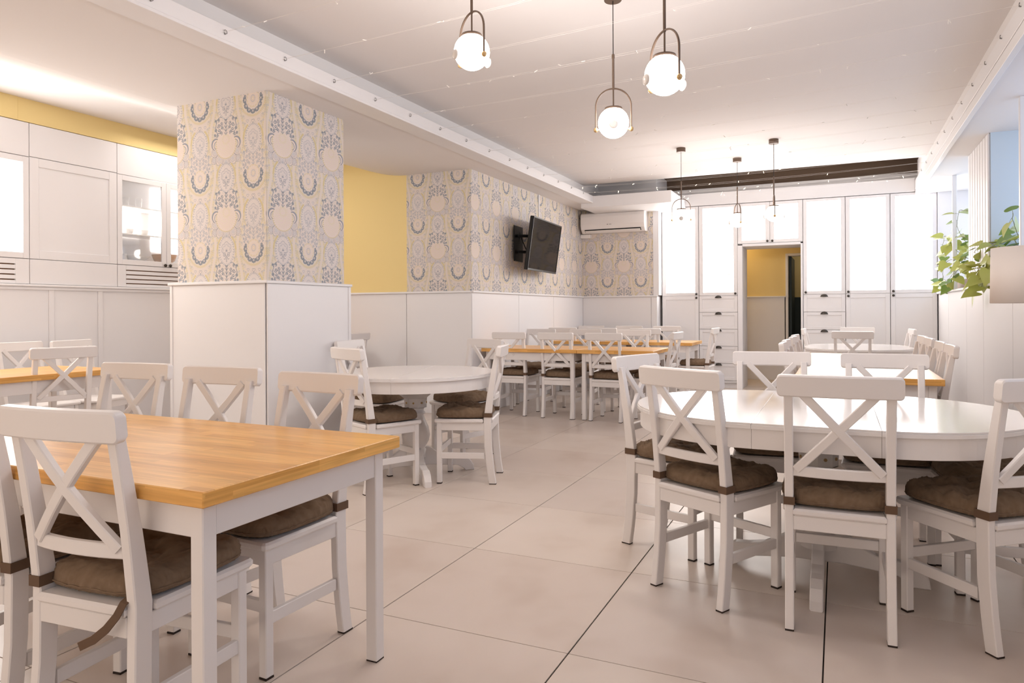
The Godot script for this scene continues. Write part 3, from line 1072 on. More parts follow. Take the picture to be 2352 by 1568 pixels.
	for q in [[8.12, 10.38], [4.62, 7.06], [1.22, 3.38], [-1.38, 0.18]]:
		w = struct("window_%d" % n, ["far window bay with a pale blind, behind the trailing plants", "window bay with a pale blind nearer the floor lamp", "window bay with a pale blind beside the oval table", "window bay with a pale blind level with the camera"][n - 1], "window")
		n += 1
		obj("lit_blind", box_mesh(1.845, 1.858, 1.40, 2.62, q[0] + 0.05, q[1] - 0.05), M.blind, w)
		obj("window_frame", box_mesh(1.80, 1.86, 1.357, 1.41, q[0], q[1], 0.004), M.panel, w)
		obj("window_frame", box_mesh(1.80, 1.86, 2.61, 2.66, q[0], q[1], 0.004), M.panel, w)
		for k in 3:
			var d: float = lerpf(q[0], q[1], k / 2.0)
			obj("window_frame", box_mesh(1.80, 1.86, 1.41, 2.61, maxf(d - 0.03, q[0]), minf(d + 0.03, q[1]), 0.004), M.panel, w)
		area(P(1.78, 2.0, (q[0] + q[1]) / 2), Vector3(-1, -0.12, 0), q[1] - q[0] - 0.2, 1.15, Color(0.86, 0.89, 1.0), DAY * (q[1] - q[0]))

const DAY := 0.022
const CAB := 0.17

# ---------------------------------------------------------------- cupboards
func framed(st: SurfaceTool, x0: float, x1: float, y0: float, y1: float, d0: float, d1: float, f: float) -> void:
	# a door frame of two stiles and two rails
	bx(st, x0, x0 + f, y0, y1, d0, d1, 0.002)
	bx(st, x1 - f, x1, y0, y1, d0, d1, 0.002)
	bx(st, x0 + f, x1 - f, y0, y0 + f, d0, d1, 0.002)
	bx(st, x0 + f, x1 - f, y1 - f, y1, d0, d1, 0.002)

func panel_door(called: String, parent: Node, x0: float, x1: float, y0: float, y1: float, d: float, f := 0.055) -> MeshInstance3D:
	var st := mb()
	framed(st, x0, x1, y0, y1, d, d + 0.020, f)
	bx(st, x0 + f - 0.004, x1 - f + 0.004, y0 + f - 0.004, y1 - f + 0.004, d + 0.008, d + 0.018, 0.003)
	return obj(called, done(st), M.panel, parent)

func knob(parent: Node, x: float, y: float, d: float) -> void:
	var st := mb()
	var prof := [[0.006, 0.0], [0.006, 0.010], [0.015, 0.014], [0.017, 0.020], [0.013, 0.027], [0.004, 0.029]]
	var rings := []
	for p in prof:
		rings.append(ellipse(P(x, y, d - p[1]), Vector3.RIGHT, Vector3.UP, p[0], p[0], 14))
	loft(st, rings, true, true)
	obj("knob", done(st), M.pewter, parent)

func cup_pull(parent: Node, x: float, y: float, d: float) -> void:
	# half dome, open below
	var st := mb()
	st.set_smooth_group(1)
	var R := 0.047
	for i in 12:
		for j in 6:
			var q := []
			for c in [[i, j], [i + 1, j], [i + 1, j + 1], [i, j + 1]]:
				var t: float = PI * c[0] / 12.0
				var f: float = PI / 2 * c[1] / 6.0
				q.append(P(x - cos(t) * R * cos(f), y + sin(t) * 0.036 * cos(f), d - sin(f) * 0.026))
			quad(st, q[0], q[3], q[2], q[1])
	bx(st, x - R - 0.004, x + R + 0.004, y - 0.003, y + 0.001, d - 0.003, d)
	obj("cup_pull", done(st), M.pewter, parent)

func cupboards() -> void:
	var g := 0.0025
	var spec := [
		["tall_cupboard", -2.437, -1.889, false, -1.943, -2.377, "tall white cupboard with lit glass door, next to the papered alcove", 1],
		["drawer_cupboard", -1.885, -1.330, true, -1.388, -1.825, "white cupboard of lit glass over drawers, left of the doorway", 1],
		["drawer_cupboard", -0.445, 0.092, true, 0.038, -0.394, "white cupboard of lit glass over drawers, right of the doorway", -1],
		["tall_cupboard", 0.095, 0.637, false, 0.585, 0.152, "tall white cupboard with lit glass door, second from the right wall", -1],
		["tall_cupboard", 0.640, 1.183, false, 1.129, 0.698, "tall white cupboard with lit glass door, against the right wall", -1]]
	for s in spec:
		var t := thing(s[0], s[6], "cupboard", P((s[1] + s[2]) / 2, 0, 10.6), 0.0, "built-in cupboards")
		var o := Node3D.new()
		var cx: float = (s[1] + s[2]) / 2
		var x0: float = s[1] - cx + g
		var x1: float = s[2] - cx - g
		var d := DB - 10.6
		o.free()
		var st := mb()
		bx(st, x0 - g, x0 + 0.018, 0.07, 2.685, d + 0.022, 0.15)
		bx(st, x1 - 0.018, x1 + g, 0.07, 2.685, d + 0.022, 0.15)
		bx(st, x0 + 0.018, x1 - 0.018, 2.665, 2.685, d + 0.022, 0.15)
		bx(st, x0 + 0.018, x1 - 0.018, 0.07, 1.36, d + 0.024, 0.15)
		bx(st, x0 + 0.018, x1 - 0.018, 1.36, 2.665, 0.13, 0.15)
		obj("carcass", done(st), M.panel, t)
		obj("plinth", box_mesh(x0, x1, 0, 0.068, d + 0.03, d + 0.05), M.panel, t)
		st = mb()
		var gx0: float = s[5] - cx
		var gx1: float = s[4] - cx
		var ya := 1.357
		var yb := 2.682
		bx(st, x0, gx0, ya, yb, d, d + 0.020, 0.002)
		bx(st, gx1, x1, ya, yb, d, d + 0.020, 0.002)
		bx(st, gx0, gx1, ya, 1.402, d, d + 0.020, 0.002)
		bx(st, gx0, gx1, 2.644, yb, d, d + 0.020, 0.002)
		var door := obj("door", done(st), M.panel, t)
		obj("lit_pane", box_mesh(gx0, gx1, 1.402, 2.644, d + 0.010, d + 0.014), M.lit_glass, door)
		if s[7] > 0:
			for y in [1.66, 1.88, 2.09, 2.41]:
				obj("shelf_edge", box_mesh(gx0 + 0.004, gx1 - 0.004, y, y + 0.010, d + 0.002, d + 0.009), M.panel, door)
		var kx: float = x1 - 0.03 if s[7] > 0 else x0 + 0.03
		knob(door, kx, 1.382, d)
		if s[3]:
			var ys := [0.075, 0.112, 0.361, 0.612, 0.861, 1.109, 1.352]
			for k in 6:
				var dr := panel_door("drawer", t, x0, x1, ys[k] + g, ys[k + 1] - g, d, 0.045 if k > 0 else 0.012)
				if k > 0: cup_pull(dr, 0.0 + (x0 + x1) / 2, ys[k + 1] - 0.030, d)
		else:
			var ld := panel_door("door", t, x0, x1, 0.075, 1.352, d)
			knob(ld, kx, 1.325, d)
		area(P((s[4] + s[5]) / 2, 2.023, DB + 0.0095), Vector3(0, 0, 1), 0.43, 1.235, Color(1.0, 0.985, 0.97), CAB)
	var t := thing("bridge_cupboard", "low white cupboard with two lit glass doors above the doorway", "cupboard", P(-0.885, 2.09, 10.6), 0.0, "built-in cupboards")
	var d := DB - 10.6
	var st := mb()
	bx(st, -0.44, 0.435, 0.005, 0.59, d + 0.022, 0.15)
	obj("carcass", done(st), M.panel, t)
	for s in [[-0.440, -0.002, -0.385, -0.062, -0.032], [0.002, 0.436, 0.060, 0.375, 0.034]]:
		st = mb()
		bx(st, s[0], s[2], 0.012, 0.592, d, d + 0.02, 0.002)
		bx(st, s[3], s[1], 0.012, 0.592, d, d + 0.02, 0.002)
		bx(st, s[2], s[3], 0.012, 0.055, d, d + 0.02, 0.002)
		bx(st, s[2], s[3], 0.548, 0.592, d, d + 0.02, 0.002)
		var door := obj("door", done(st), M.panel, t)
		obj("lit_pane", box_mesh(s[2], s[3], 0.055, 0.548, d + 0.010, d + 0.014), M.lit_glass, door)
		obj("shelf_edge", box_mesh(s[2] + 0.004, s[3] - 0.004, 0.30, 0.310, d + 0.002, d + 0.009), M.panel, door)
		knob(door, s[4], 0.034, d)
	area(P(-1.1085, 2.3915, DB + 0.0095), Vector3(0, 0, 1), 0.32, 0.488, Color(1.0, 0.985, 0.97), CAB * 0.3)
	area(P(-0.6675, 2.3915, DB + 0.0095), Vector3(0, 0, 1), 0.31, 0.488, Color(1.0, 0.985, 0.97), CAB * 0.3)

func left_units() -> void:
	# wall units standing on the panelled wall; each is turned so that its front faces the room
	var g := 0.0009
	var units := [
		["wall_unit", 2.20, 3.645, "left wall unit with a brightly lit milk-glass door at the picture's edge", 0],
		["wall_unit", 3.648, 4.434, "plain white panel unit between the two glass units on the left wall", 1],
		["wall_unit", 4.437, 5.50, "left wall unit with two glass doors showing shelves of crockery, beside the papered pier", 2]]
	for u in units:
		var t := thing(u[0], u[3], "wall unit", P(-6.47, 1.392, (u[1] + u[2]) / 2), PI / 2, "units on the left wall")
		var h: float = (u[2] - u[1]) / 2 - g
		# local x runs along the wall (+x = further away), local d = into the wall
		var st := mb()
		if u[4] == 2:
			bx(st, -h, h, 0.245, 1.38, 0.15, 0.165)
			bx(st, -h, -h + 0.018, 0.245, 1.38, -0.148, 0.15)
			bx(st, h - 0.018, h, 0.245, 1.38, -0.148, 0.15)
			bx(st, -h, h, 1.10, 1.38, -0.148, 0.15)
			bx(st, -h, h, 0.0, 0.225, -0.12, 0.15)
			bx(st, -h, h, 0.225, 0.245, -0.148, 0.15)
		elif u[4] == 1:
			bx(st, -h, h, 0.0, 1.38, -0.148, 0.16)
		else:
			bx(st, -h, h, 0.225, 1.38, -0.148, 0.16)
			bx(st, -h, h, 0.0, 0.225, -0.12, 0.16)
		obj("carcass", done(st), M.panel, t)
		# base panel, slotted in the glass units
		st = mb()
		if u[4] == 1:
			bx(st, -h, h, 0.004, 0.215, -0.170, -0.150, 0.002)
			obj("base_panel", done(st), M.panel, t)
		else:
			var s0 := -h + 0.085 if u[4] == 2 else -h + 0.3
			var s1 := h - 0.085 if u[4] == 2 else h - 0.11
			bx(st, -h, s0, 0.004, 0.215, -0.170, -0.150, 0.002)
			bx(st, s1, h, 0.004, 0.215, -0.170, -0.150, 0.002)
			var ys := [0.004, 0.032, 0.042, 0.075, 0.085, 0.118, 0.128, 0.161, 0.171, 0.215]
			for k in 5:
				bx(st, s0, s1, ys[k * 2], ys[k * 2 + 1], -0.170, -0.150, 0.001)
			obj("vent_panel", done(st), M.panel, t)
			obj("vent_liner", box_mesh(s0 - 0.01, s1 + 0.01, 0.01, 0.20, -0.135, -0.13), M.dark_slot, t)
		obj("frieze", box_mesh(-h, h, 1.09 + (0.005 if u[4] == 1 else 0.0), 1.378, -0.170, -0.150, 0.002), M.panel, t)
		if u[4] == 1:
			panel_door("door", t, -h, h, 0.22, 1.09, -0.170, 0.075)
		elif u[4] == 0:
			st = mb()
			framed(st, -h, h, 0.22, 1.085, -0.170, -0.150, 0.05)
			var door := obj("door", done(st), M.panel, t)
			obj("lit_pane", box_mesh(-h + 0.05, h - 0.05, 0.27, 1.035, -0.160, -0.156), M.lit_glass, door)
			area(P(-6.3095, 1.392 + 0.6525, (u[1] + u[2]) / 2), Vector3(1, 0, 0), 1.33, 0.76, Color(1, 0.985, 0.97), 1.2)
		else:
			for s in [-1.0, 1.0]:
				var a := -h if s < 0 else 0.002
				var b := -0.002 if s < 0 else h
				st = mb()
				framed(st, a, b, 0.22, 1.085, -0.170, -0.150, 0.05)
				var door := obj("glass_door", done(st), M.panel, t)
				obj("pane", box_mesh(a + 0.05, b - 0.05, 0.27, 1.035, -0.162, -0.158), M.clear_glass, door)
				knob(door, s * 0.028, 0.235, -0.170)
				obj("back_light", box_mesh(a + 0.06, b - 0.06, 0.535 if s < 0 else 0.40, 0.785 if s < 0 else 1.06, 0.140, 0.145), M.lit_glass, t)
			for y in [0.52, 0.79]:
				obj("shelf", box_mesh(-h + 0.02, h - 0.02, y, y + 0.012, -0.13, 0.135, 0.001), M.china, t)
	# crockery inside the glass unit
	var q := [[4.60, 1.637, 0], [4.74, 1.637, 1], [4.66, 1.924, 2], [4.82, 1.924, 2], [4.62, 2.194, 3], [4.76, 2.194, 3], [5.05, 1.637, 4]]
	var names := ["white_jug", "china_bowl", "small_cup", "glass_tumbler", "amber_dish"]
	var labels := ["small white jug at the bottom of the glass wall unit", "white china bowl beside the jug in the glass wall unit", "small white cup on the middle shelf, glass unit", "clear tumbler on the top shelf of the glass wall unit", "amber dish low in the right door of the glass wall unit"]
	for e in q:
		var st := mb()
		match e[2]:
			0: lathe(st, [[0.028, 0.0], [0.034, 0.03], [0.026, 0.06], [0.022, 0.075], [0.027, 0.09], [0.022, 0.09], [0.019, 0.07]], 20)
			1: lathe(st, [[0.03, 0.0], [0.035, 0.01], [0.10, 0.055], [0.115, 0.075], [0.108, 0.075], [0.09, 0.05], [0.02, 0.016]], 24)
			2: lathe(st, [[0.02, 0.0], [0.034, 0.02], [0.040, 0.055], [0.035, 0.055], [0.015, 0.012]], 20)
			3: lathe(st, [[0.026, 0.0], [0.034, 0.10], [0.031, 0.10], [0.022, 0.008]], 20)
			4: lathe(st, [[0.04, 0.0], [0.10, 0.05], [0.12, 0.11], [0.112, 0.11], [0.09, 0.05], [0.02, 0.012]], 24)
		var o := obj(names[e[2]], done(st), [M.china, M.china, M.china, M.clear_glass, M.amber][e[2]])
		o.position = P(-6.44, e[1] + 0.0005, e[0])
		var second: bool = (e[0] == 4.82 or e[0] == 4.76)
		tag(o, labels[e[2]] + (", the one nearer the pier" if second else (", the one further left" if e[2] in [2, 3] else "")), ["jug", "bowl", "cup", "tumbler", "dish"][e[2]], "crockery in the glass wall unit")

# ---------------------------------------------------------------- lamps
func pendant(x: float, d: float, gy: float, turn: float, label: String, group: String) -> void:
	var t := thing("pendant_lamp", label, "pendant lamp", P(x, gy, d), turn, group)
	var top := HC - gy
	var st := mb()
	lathe(st, [[0.047, top - 0.048], [0.05, top - 0.045], [0.05, top]], 24, Vector3.ZERO, false)
	obj("canopy", done(st), M.bronze, t)
	st = mb()
	tube(st, [Vector3(0, 0.378, 0), Vector3(0, top - 0.04, 0)], 0.0028, 6)
	obj("cord", done(st), M.black, t)
	st = mb()
	lathe(st, [[0.007, 0.20], [0.007, 0.385], [0.009, 0.39], [0.009, 0.41], [0.005, 0.415]], 12)
	obj("stem", done(st), M.bronze, t)
	st = mb()
	tube(st, [Vector3(0, 0.095, 0), Vector3(0, 0.21, 0)], 0.0045, 8)
	obj("rod", done(st), M.bronze, t)
	st = mb()
	var pts := []
	var R := 0.106
	pts.append(Vector3(-R, -0.035, 0))
	for i in 25:
		var a := PI - PI * i / 24.0
		pts.append(Vector3(cos(a) * R, 0.098 + sin(a) * 0.108, 0))
	pts.append(Vector3(R, -0.035, 0))
	var rings := []
	for k in pts.size():
		var tg: Vector3 = (pts[mini(k + 1, pts.size() - 1)] - pts[maxi(k - 1, 0)]).normalized()
		rings.append(rr(pts[k], Vector3.BACK, tg.cross(Vector3.BACK), 0.011, 0.008, 0.002))
	loft(st, rings)
	obj("arch", done(st), M.bronze, t)
	for s in [-1.0, 1.0]:
		st = mb()
		var kr := []
		for p in [[0.004, 0.082], [0.006, 0.094], [0.013, 0.099], [0.015, 0.107], [0.011, 0.116], [0.004, 0.119]]:
			kr.append(ellipse(Vector3(s * p[1], -0.04, 0), Vector3.FORWARD * s, Vector3.UP, p[0], p[0], 14))
		loft(st, kr, true, true)
		obj("side_knob", done(st), M.gold, t)
	for s in [-1.0, 1.0]:
		st = mb()
		var kr := []
		for p in [[0.010, 0.086], [0.024, 0.099], [0.026, 0.105], [0.018, 0.111], [0.004, 0.113]]:
			kr.append(ellipse(Vector3(0, -0.035, s * p[1]), Vector3.RIGHT * s, Vector3.UP, p[0], p[0], 16))
		loft(st, kr, true, true)
		obj("end_button", done(st), M.china, t)
	st = mb()
	lathe(st, [[0.052, 0.077], [0.054, 0.082], [0.052, 0.090], [0.012, 0.093], [0.008, 0.10]], 28)
	obj("cap", done(st), M.bronze, t)
	st = mb()
	var prof := []
	for i in 19:
		var a := -PI / 2 + PI * i / 18.0
		prof.append([maxf(cos(a) * 0.0925, 0.001), sin(a) * 0.0925])
	lathe(st, prof, 32)
	obj("globe", done(st), M.lamp_glass, t)
	for k in t.get_children():
		if not k.name.begins_with("canopy") and not k.name.begins_with("cord"):
			k.scale = Vector3.ONE * 0.946
	omni(P(x, gy, d), WARM, PEND if d < 5.0 else PEND * 0.75, 0.08)

const PEND := 0.14

func string_lights() -> void:
	var ordinals := ["first", "second", "third", "fourth", "fifth", "sixth", "seventh", "eighth", "ninth", "tenth", "eleventh", "twelfth", "thirteenth", "fourteenth", "fifteenth", "sixteenth", "seventeenth", "eighteenth", "nineteenth"]
	var list := []
	for k in 16:
		list.append([2.44 + 0.47 * k, 2.746 + 0.0015 * k, 4.6 + 0.495 * (k - 5), 2.816])
	for d in [9.75, 10.0, 10.22]:
		list.append([d, 2.80, d - 0.03, 2.84])
	list.reverse()
	rng.seed = 15
	for k in list.size():
		var e: Array = list[k]
		var t := thing("string_light", "thin fairy-light wire under the ceiling, %s from the cupboards" % ordinals[k], "string light", P(-1.13, 2.78, (e[0] + e[2]) / 2), 0.0, "fairy-light wires strung between the beams")
		var st := mb()
		var a := P(-3.207, e[1], e[0]) - t.position
		var b := P(0.928, e[3], e[2]) - t.position
		var lines := []
		for o in [0.0, 0.022]:
			var pts := []
			for i in 25:
				var f := i / 24.0
				pts.append(a.lerp(b, f) + Vector3(0, -0.05 * 4 * f * (1 - f) * (0.5 + o * 12) - o * 0.3, o))
			tube(st, pts, 0.0006, 4)
			lines.append(pts)
		obj("wire", done(st), M.wire, t)
		for i in 9:
			var p: Vector3 = lines[i % 2][rng.randi_range(1, 23)]
			st = mb()
			var dir := Vector3(rng.randf_range(-1, 1), rng.randf_range(-1.2, 0.4), rng.randf_range(-1, 1)).normalized()
			tube(st, [p, p + dir * 0.010, p + dir * 0.024], 0.0028, 6)
			obj("bulb", done(st), M.bulb if k < 6 else M.wire, t)
	# eyelets that hold the wires
	for side in 2:
		for k in list.size():
			var e: Array = list[k]
			if k < 3: continue
			var st := mb()
			var c := P(-3.203, e[1] + 0.002, e[0]) if side == 0 else P(0.927, e[3] + 0.002, e[2])
			var pts := []
			for i in 17:
				var a := TAU * 0.9 * i / 16.0 + 0.3
				pts.append(Vector3(0.006 if side == 0 else -0.006, sin(a) * 0.011, cos(a) * 0.011))
			tube(st, pts, 0.0018, 5)
			lathe(st, [[0.004, -0.002], [0.004, 0.002]], 8, Vector3(0, -0.011, 0))
			var o := obj("wire_hook", done(st), M.grey)
			o.position = c
			tag(o, "small metal eye hook on the %s beam, %s from the cupboards" % [["left", "right"][side], ordinals[k - 3]], "hook", "eye hooks on the beams")

# ---------------------------------------------------------------- fittings
func screen() -> void:
	var t := thing("wall_screen", "large dark flat television tilted down on a bracket on the papered side wall", "television", P(-3.388, 1.957, 8.10), 0.075)
	# local frame: normal towards +x, tilted down by 8 degrees
	var tilt := -0.139
	var n := Vector3(cos(tilt), sin(tilt), 0)
	var up := Vector3(-sin(tilt), cos(tilt), 0)
	var r := Vector3(0, 0, -1)
	var w := 0.562
	var h := 0.323
	var slab := func(x0: float, x1: float, y0: float, y1: float, n0: float, n1: float, b: float) -> ArrayMesh:
		var st := mb()
		var rings := []
		for k in [[n0, b], [n0 + b, 0.0], [n1 - b, 0.0], [n1, b]]:
			rings.append(rr(r * ((x0 + x1) / 2) + up * ((y0 + y1) / 2) + n * k[0], r, up, x1 - x0 - 2 * k[1], y1 - y0 - 2 * k[1], 0.004))
		rings.reverse()
		for q in rings: q.reverse()
		rings.reverse()
		for q in rings: q.reverse()
		loft(st, rings)
		return done(st)
	obj("casing", slab.call(-w, w, -h, h, -0.045, -0.002, 0.006), M.black, t)
	for e in [[-w, w, h - 0.016, h], [-w, w, -h, -h + 0.024], [-w, -w + 0.014, -h + 0.024, h - 0.016], [w - 0.014, w, -h + 0.024, h - 0.016]]:
		obj("bezel", slab.call(e[0], e[1], e[2], e[3], -0.004, 0.006, 0.002), M.black, t)
	obj("screen", slab.call(-w + 0.013, w - 0.013, -h + 0.023, h - 0.015, -0.004, 0.001, 0.0005), M.screen, t)
	obj("brand_badge", slab.call(-0.02, 0.02, -h + 0.008, -h + 0.015, 0.005, 0.0068, 0.0003), M.grey, t)
	obj("back_housing", slab.call(-0.36, 0.36, -0.24, 0.18, -0.085, -0.044, 0.008), M.black, t)
	for y in [-0.10, 0.10]:
		var st := mb()
		bar(st, [Vector3(-0.272, y + 0.02, 0.30), Vector3(-0.16, y + 0.02, 0.22), Vector3(-0.075, y, 0.05)], 0.035, 0.025, 0.003, Vector3.UP)
		obj("bracket_arm", done(st), M.black, t)
	obj("wall_plate", box_mesh(-0.271, -0.258, -0.2, 0.24, -0.42, -0.12, 0.003), M.black, t)
	var st := mb()
	var pts := []
	for i in 13:
		var k := i / 12.0
		pts.append(Vector3(lerpf(-0.265, -0.10, k), 0.18 - 0.25 * k - 0.16 * sin(k * PI), lerpf(0.24, -0.1, k)))
	tube(st, pts, 0.006, 6)
	obj("cable", done(st), M.black, t)

func aircon() -> void:
	var t := thing("air_conditioner", "white wall-mounted air conditioner on the papered alcove wall", "air conditioner", P(-3.11, 2.33, 10.235))
	var st := mb()
	var prof := PackedVector2Array()      # (towards the room, up)
	for p in [[0.0, 0.0], [0.12, 0.0], [0.185, 0.055], [0.205, 0.12], [0.205, 0.24], [0.19, 0.285], [0.16, 0.305], [0.0, 0.305]]:
		prof.append(Vector2(p[0], p[1]))
	ext(st, prof, Vector3.ZERO, Vector3.BACK, Vector3.UP, -0.50, 0.50, 0.006)
	obj("body", done(st), M.plastic, t)
	st = mb()
	quad(st, Vector3(-0.44, 0.012, 0.137), Vector3(0.44, 0.012, 0.137), Vector3(0.44, 0.05, 0.187), Vector3(-0.44, 0.05, 0.187))
	obj("outlet_slot", done(st), M.black, t)
	st = mb()
	bar(st, [Vector3(-0.43, 0.022, 0.166), Vector3(0.43, 0.022, 0.166)], 0.004, 0.042, 0.001, Vector3(0, -0.78, 0.62))
	obj("flap", done(st), M.plastic, t)
	st = mb()
	bx(st, -0.075, -0.058, 0.112, 0.122, -0.2062, -0.2045)
	obj("badge_mark", done(st), M.grey, t)
	var tm := TextMesh.new()
	tm.text = "GREE"
	tm.font_size = 14
	tm.pixel_size = 0.0012
	tm.depth = 0.001
	var tx := obj("badge_text", tm, M.grey, t)
	tx.position = Vector3(-0.025, 0.117, 0.2052)
	var o := obj("duct_cover", box_mesh(-3.655, -3.50, 2.265, 2.325, 10.15, 10.238, 0.006), M.plastic)
	tag(o, "short white duct cover left of the air conditioner", "duct cover")

func socket(at: Vector3, turn: float, label: String) -> void:
	var t := thing("wall_socket", label, "socket", at, turn)
	obj("plate", box_mesh(-0.04, 0.04, -0.04, 0.04, -0.009, 0.0, 0.003), M.plastic, t)
	var st := mb()
	for p in [[0.027, -0.0092], [0.024, -0.011], [0.02, -0.0095]]:
		pass
	var rings := []
	for p in [[0.028, 0.008], [0.028, 0.012], [0.022, 0.012], [0.021, 0.0095]]:
		rings.append(ellipse(P(0, 0, -p[1]), Vector3.RIGHT, Vector3.UP, p[0], p[0], 20))
	loft(st, rings)
	obj("insert", done(st), M.china, t)
	for s in [-1.0, 1.0]:
		obj("pin_hole", box_mesh(s * 0.0095 - 0.003, s * 0.0095 + 0.003, -0.003, 0.003, -0.0100, -0.0096), M.black, t)

func leaf_mesh(l: float, w: float, fold: float, curl: float) -> ArrayMesh:
	# heart-shaped leaf, stem end at the origin, tip along +x
	var st := mb()
	st.set_smooth_group(1)
	var outl := [[-0.06, 0.16], [-0.10, 0.32], [-0.02, 0.46], [0.16, 0.50], [0.38, 0.42], [0.62, 0.27], [0.84, 0.11], [1.0, 0.0]]
	var mid := [0.0, 0.03, 0.10, 0.22, 0.40, 0.62, 0.84, 1.0]
	for s in [-1.0, 1.0]:
		for i in 7:
			var q := []
			for e in [[mid[i], 0.0], [outl[i][0], outl[i][1]], [outl[i + 1][0], outl[i + 1][1]], [mid[i + 1], 0.0]]:
				q.append(Vector3(e[0] * l, e[1] * fold * w - curl * e[0] * e[0] * l, s * e[1] * w))
			if s > 0: quad(st, q[0], q[1], q[2], q[3])
			else: quad(st, q[0], q[3], q[2], q[1])
	return done(st)

var leaves := []

func put_leaf(t: Node3D, at: Vector3, dir: Vector3, size: float, m: int) -> void:
	var o := obj("leaf", leaves[rng.randi_range(0, leaves.size() - 1)], M["leaf%d" % m], t)
	var x := dir.normalized()
	var face := (Vector3(-0.45, 0.75, 0.5) + Vector3(rng.randf_range(-0.5, 0.5), rng.randf_range(-0.4, 0.4), rng.randf_range(-0.5, 0.5))).normalized()
	var z := x.cross(face).normalized()
	var y := z.cross(x)
	o.transform = Transform3D(Basis(x, y, z).scaled_local(Vector3.ONE * size), at)

func plant(x: float, d: float, y: float, label: String, vines: Array, crown: int, crown_h: float, lean: Vector3, sd: int, sizes: float) -> void:
	var t := thing("potted_plant", label, "plant", P(x, y, d), 0.0, "trailing plants on the sill")
	rng.seed = sd
	var st := mb()
	lathe(st, [[0.06, 0.0], [0.07, 0.01], [0.088, 0.13], [0.094, 0.135], [0.094, 0.15], [0.085, 0.15], [0.080, 0.135]], 28)
	obj("pot", done(st), M.china, t)
	st = mb()
	lathe(st, [[0.078, 0.120], [0.06, 0.137], [0.001, 0.14]], 20)
	obj("soil", done(st), M.soil, t)
	for i in crown:
		var a := TAU * i / crown + rng.randf() * 0.6
		var r := rng.randf_range(0.05, 0.16)
		var p0 := Vector3(cos(a) * 0.03, 0.13, sin(a) * 0.03)
		var p1 := Vector3(cos(a) * r, 0.15 + rng.randf_range(0.25, 1.0) * crown_h, sin(a) * r) + lean * rng.randf_range(0.3, 1.0)
		st = mb()
		var pts := []
		for k in 7:
			var f := k / 6.0
			pts.append(p0.lerp(p1, f) + Vector3(0, sin(f * PI) * 0.03, 0))
		tube(st, pts, 0.0022, 5)
		obj("stem", done(st), M.vine, t)
		put_leaf(t, p1, Vector3(cos(a), rng.randf_range(-0.7, 0.3), sin(a)) + lean * 2.0, sizes * rng.randf_range(0.7, 1.15), [1, 2, 0, 1][rng.randi_range(0, 3)])
	for v in vines:
		# each vine is a chain of points (relative to the pot), leaves along it
		var cv := Curve3D.new()
		for k in v.size():
			var p: Vector3 = v[k]
			var tg: Vector3 = (v[mini(k + 1, v.size() - 1)] - v[maxi(k - 1, 0)]) * 0.22
			cv.add_point(p, -tg, tg)
		st = mb()
		var pts := []
		var ln := cv.get_baked_length()
		var m := int(ln / 0.03) + 2
		for k in m + 1:
			pts.append(cv.sample_baked(ln * k / m) + Vector3(rng.randf_range(-1, 1), rng.randf_range(-1, 1), rng.randf_range(-1, 1)) * 0.003)
		tube(st, pts, 0.0026, 5)
		obj("vine", done(st), M.vine, t)
		var n := int(ln / (sizes * 0.52))
		for k in range(1, n + 1):
			var p := cv.sample_baked(ln * k / n)
			var side := Vector3(rng.randf_range(-1, 1), rng.randf_range(-0.9, 0.25), rng.randf_range(-1, 1))
			var e := p + side.normalized() * sizes * 0.35
			st = mb()
			tube(st, [p, p.lerp(e, 0.5) + Vector3(0, 0.008, 0), e], 0.0015, 4)
			obj("petiole", done(st), M.vine, t)
			put_leaf(t, e, side, sizes * rng.randf_range(0.65, 1.1), [0, 0, 3, 1, 0, 1][rng.randi_range(0, 5)])

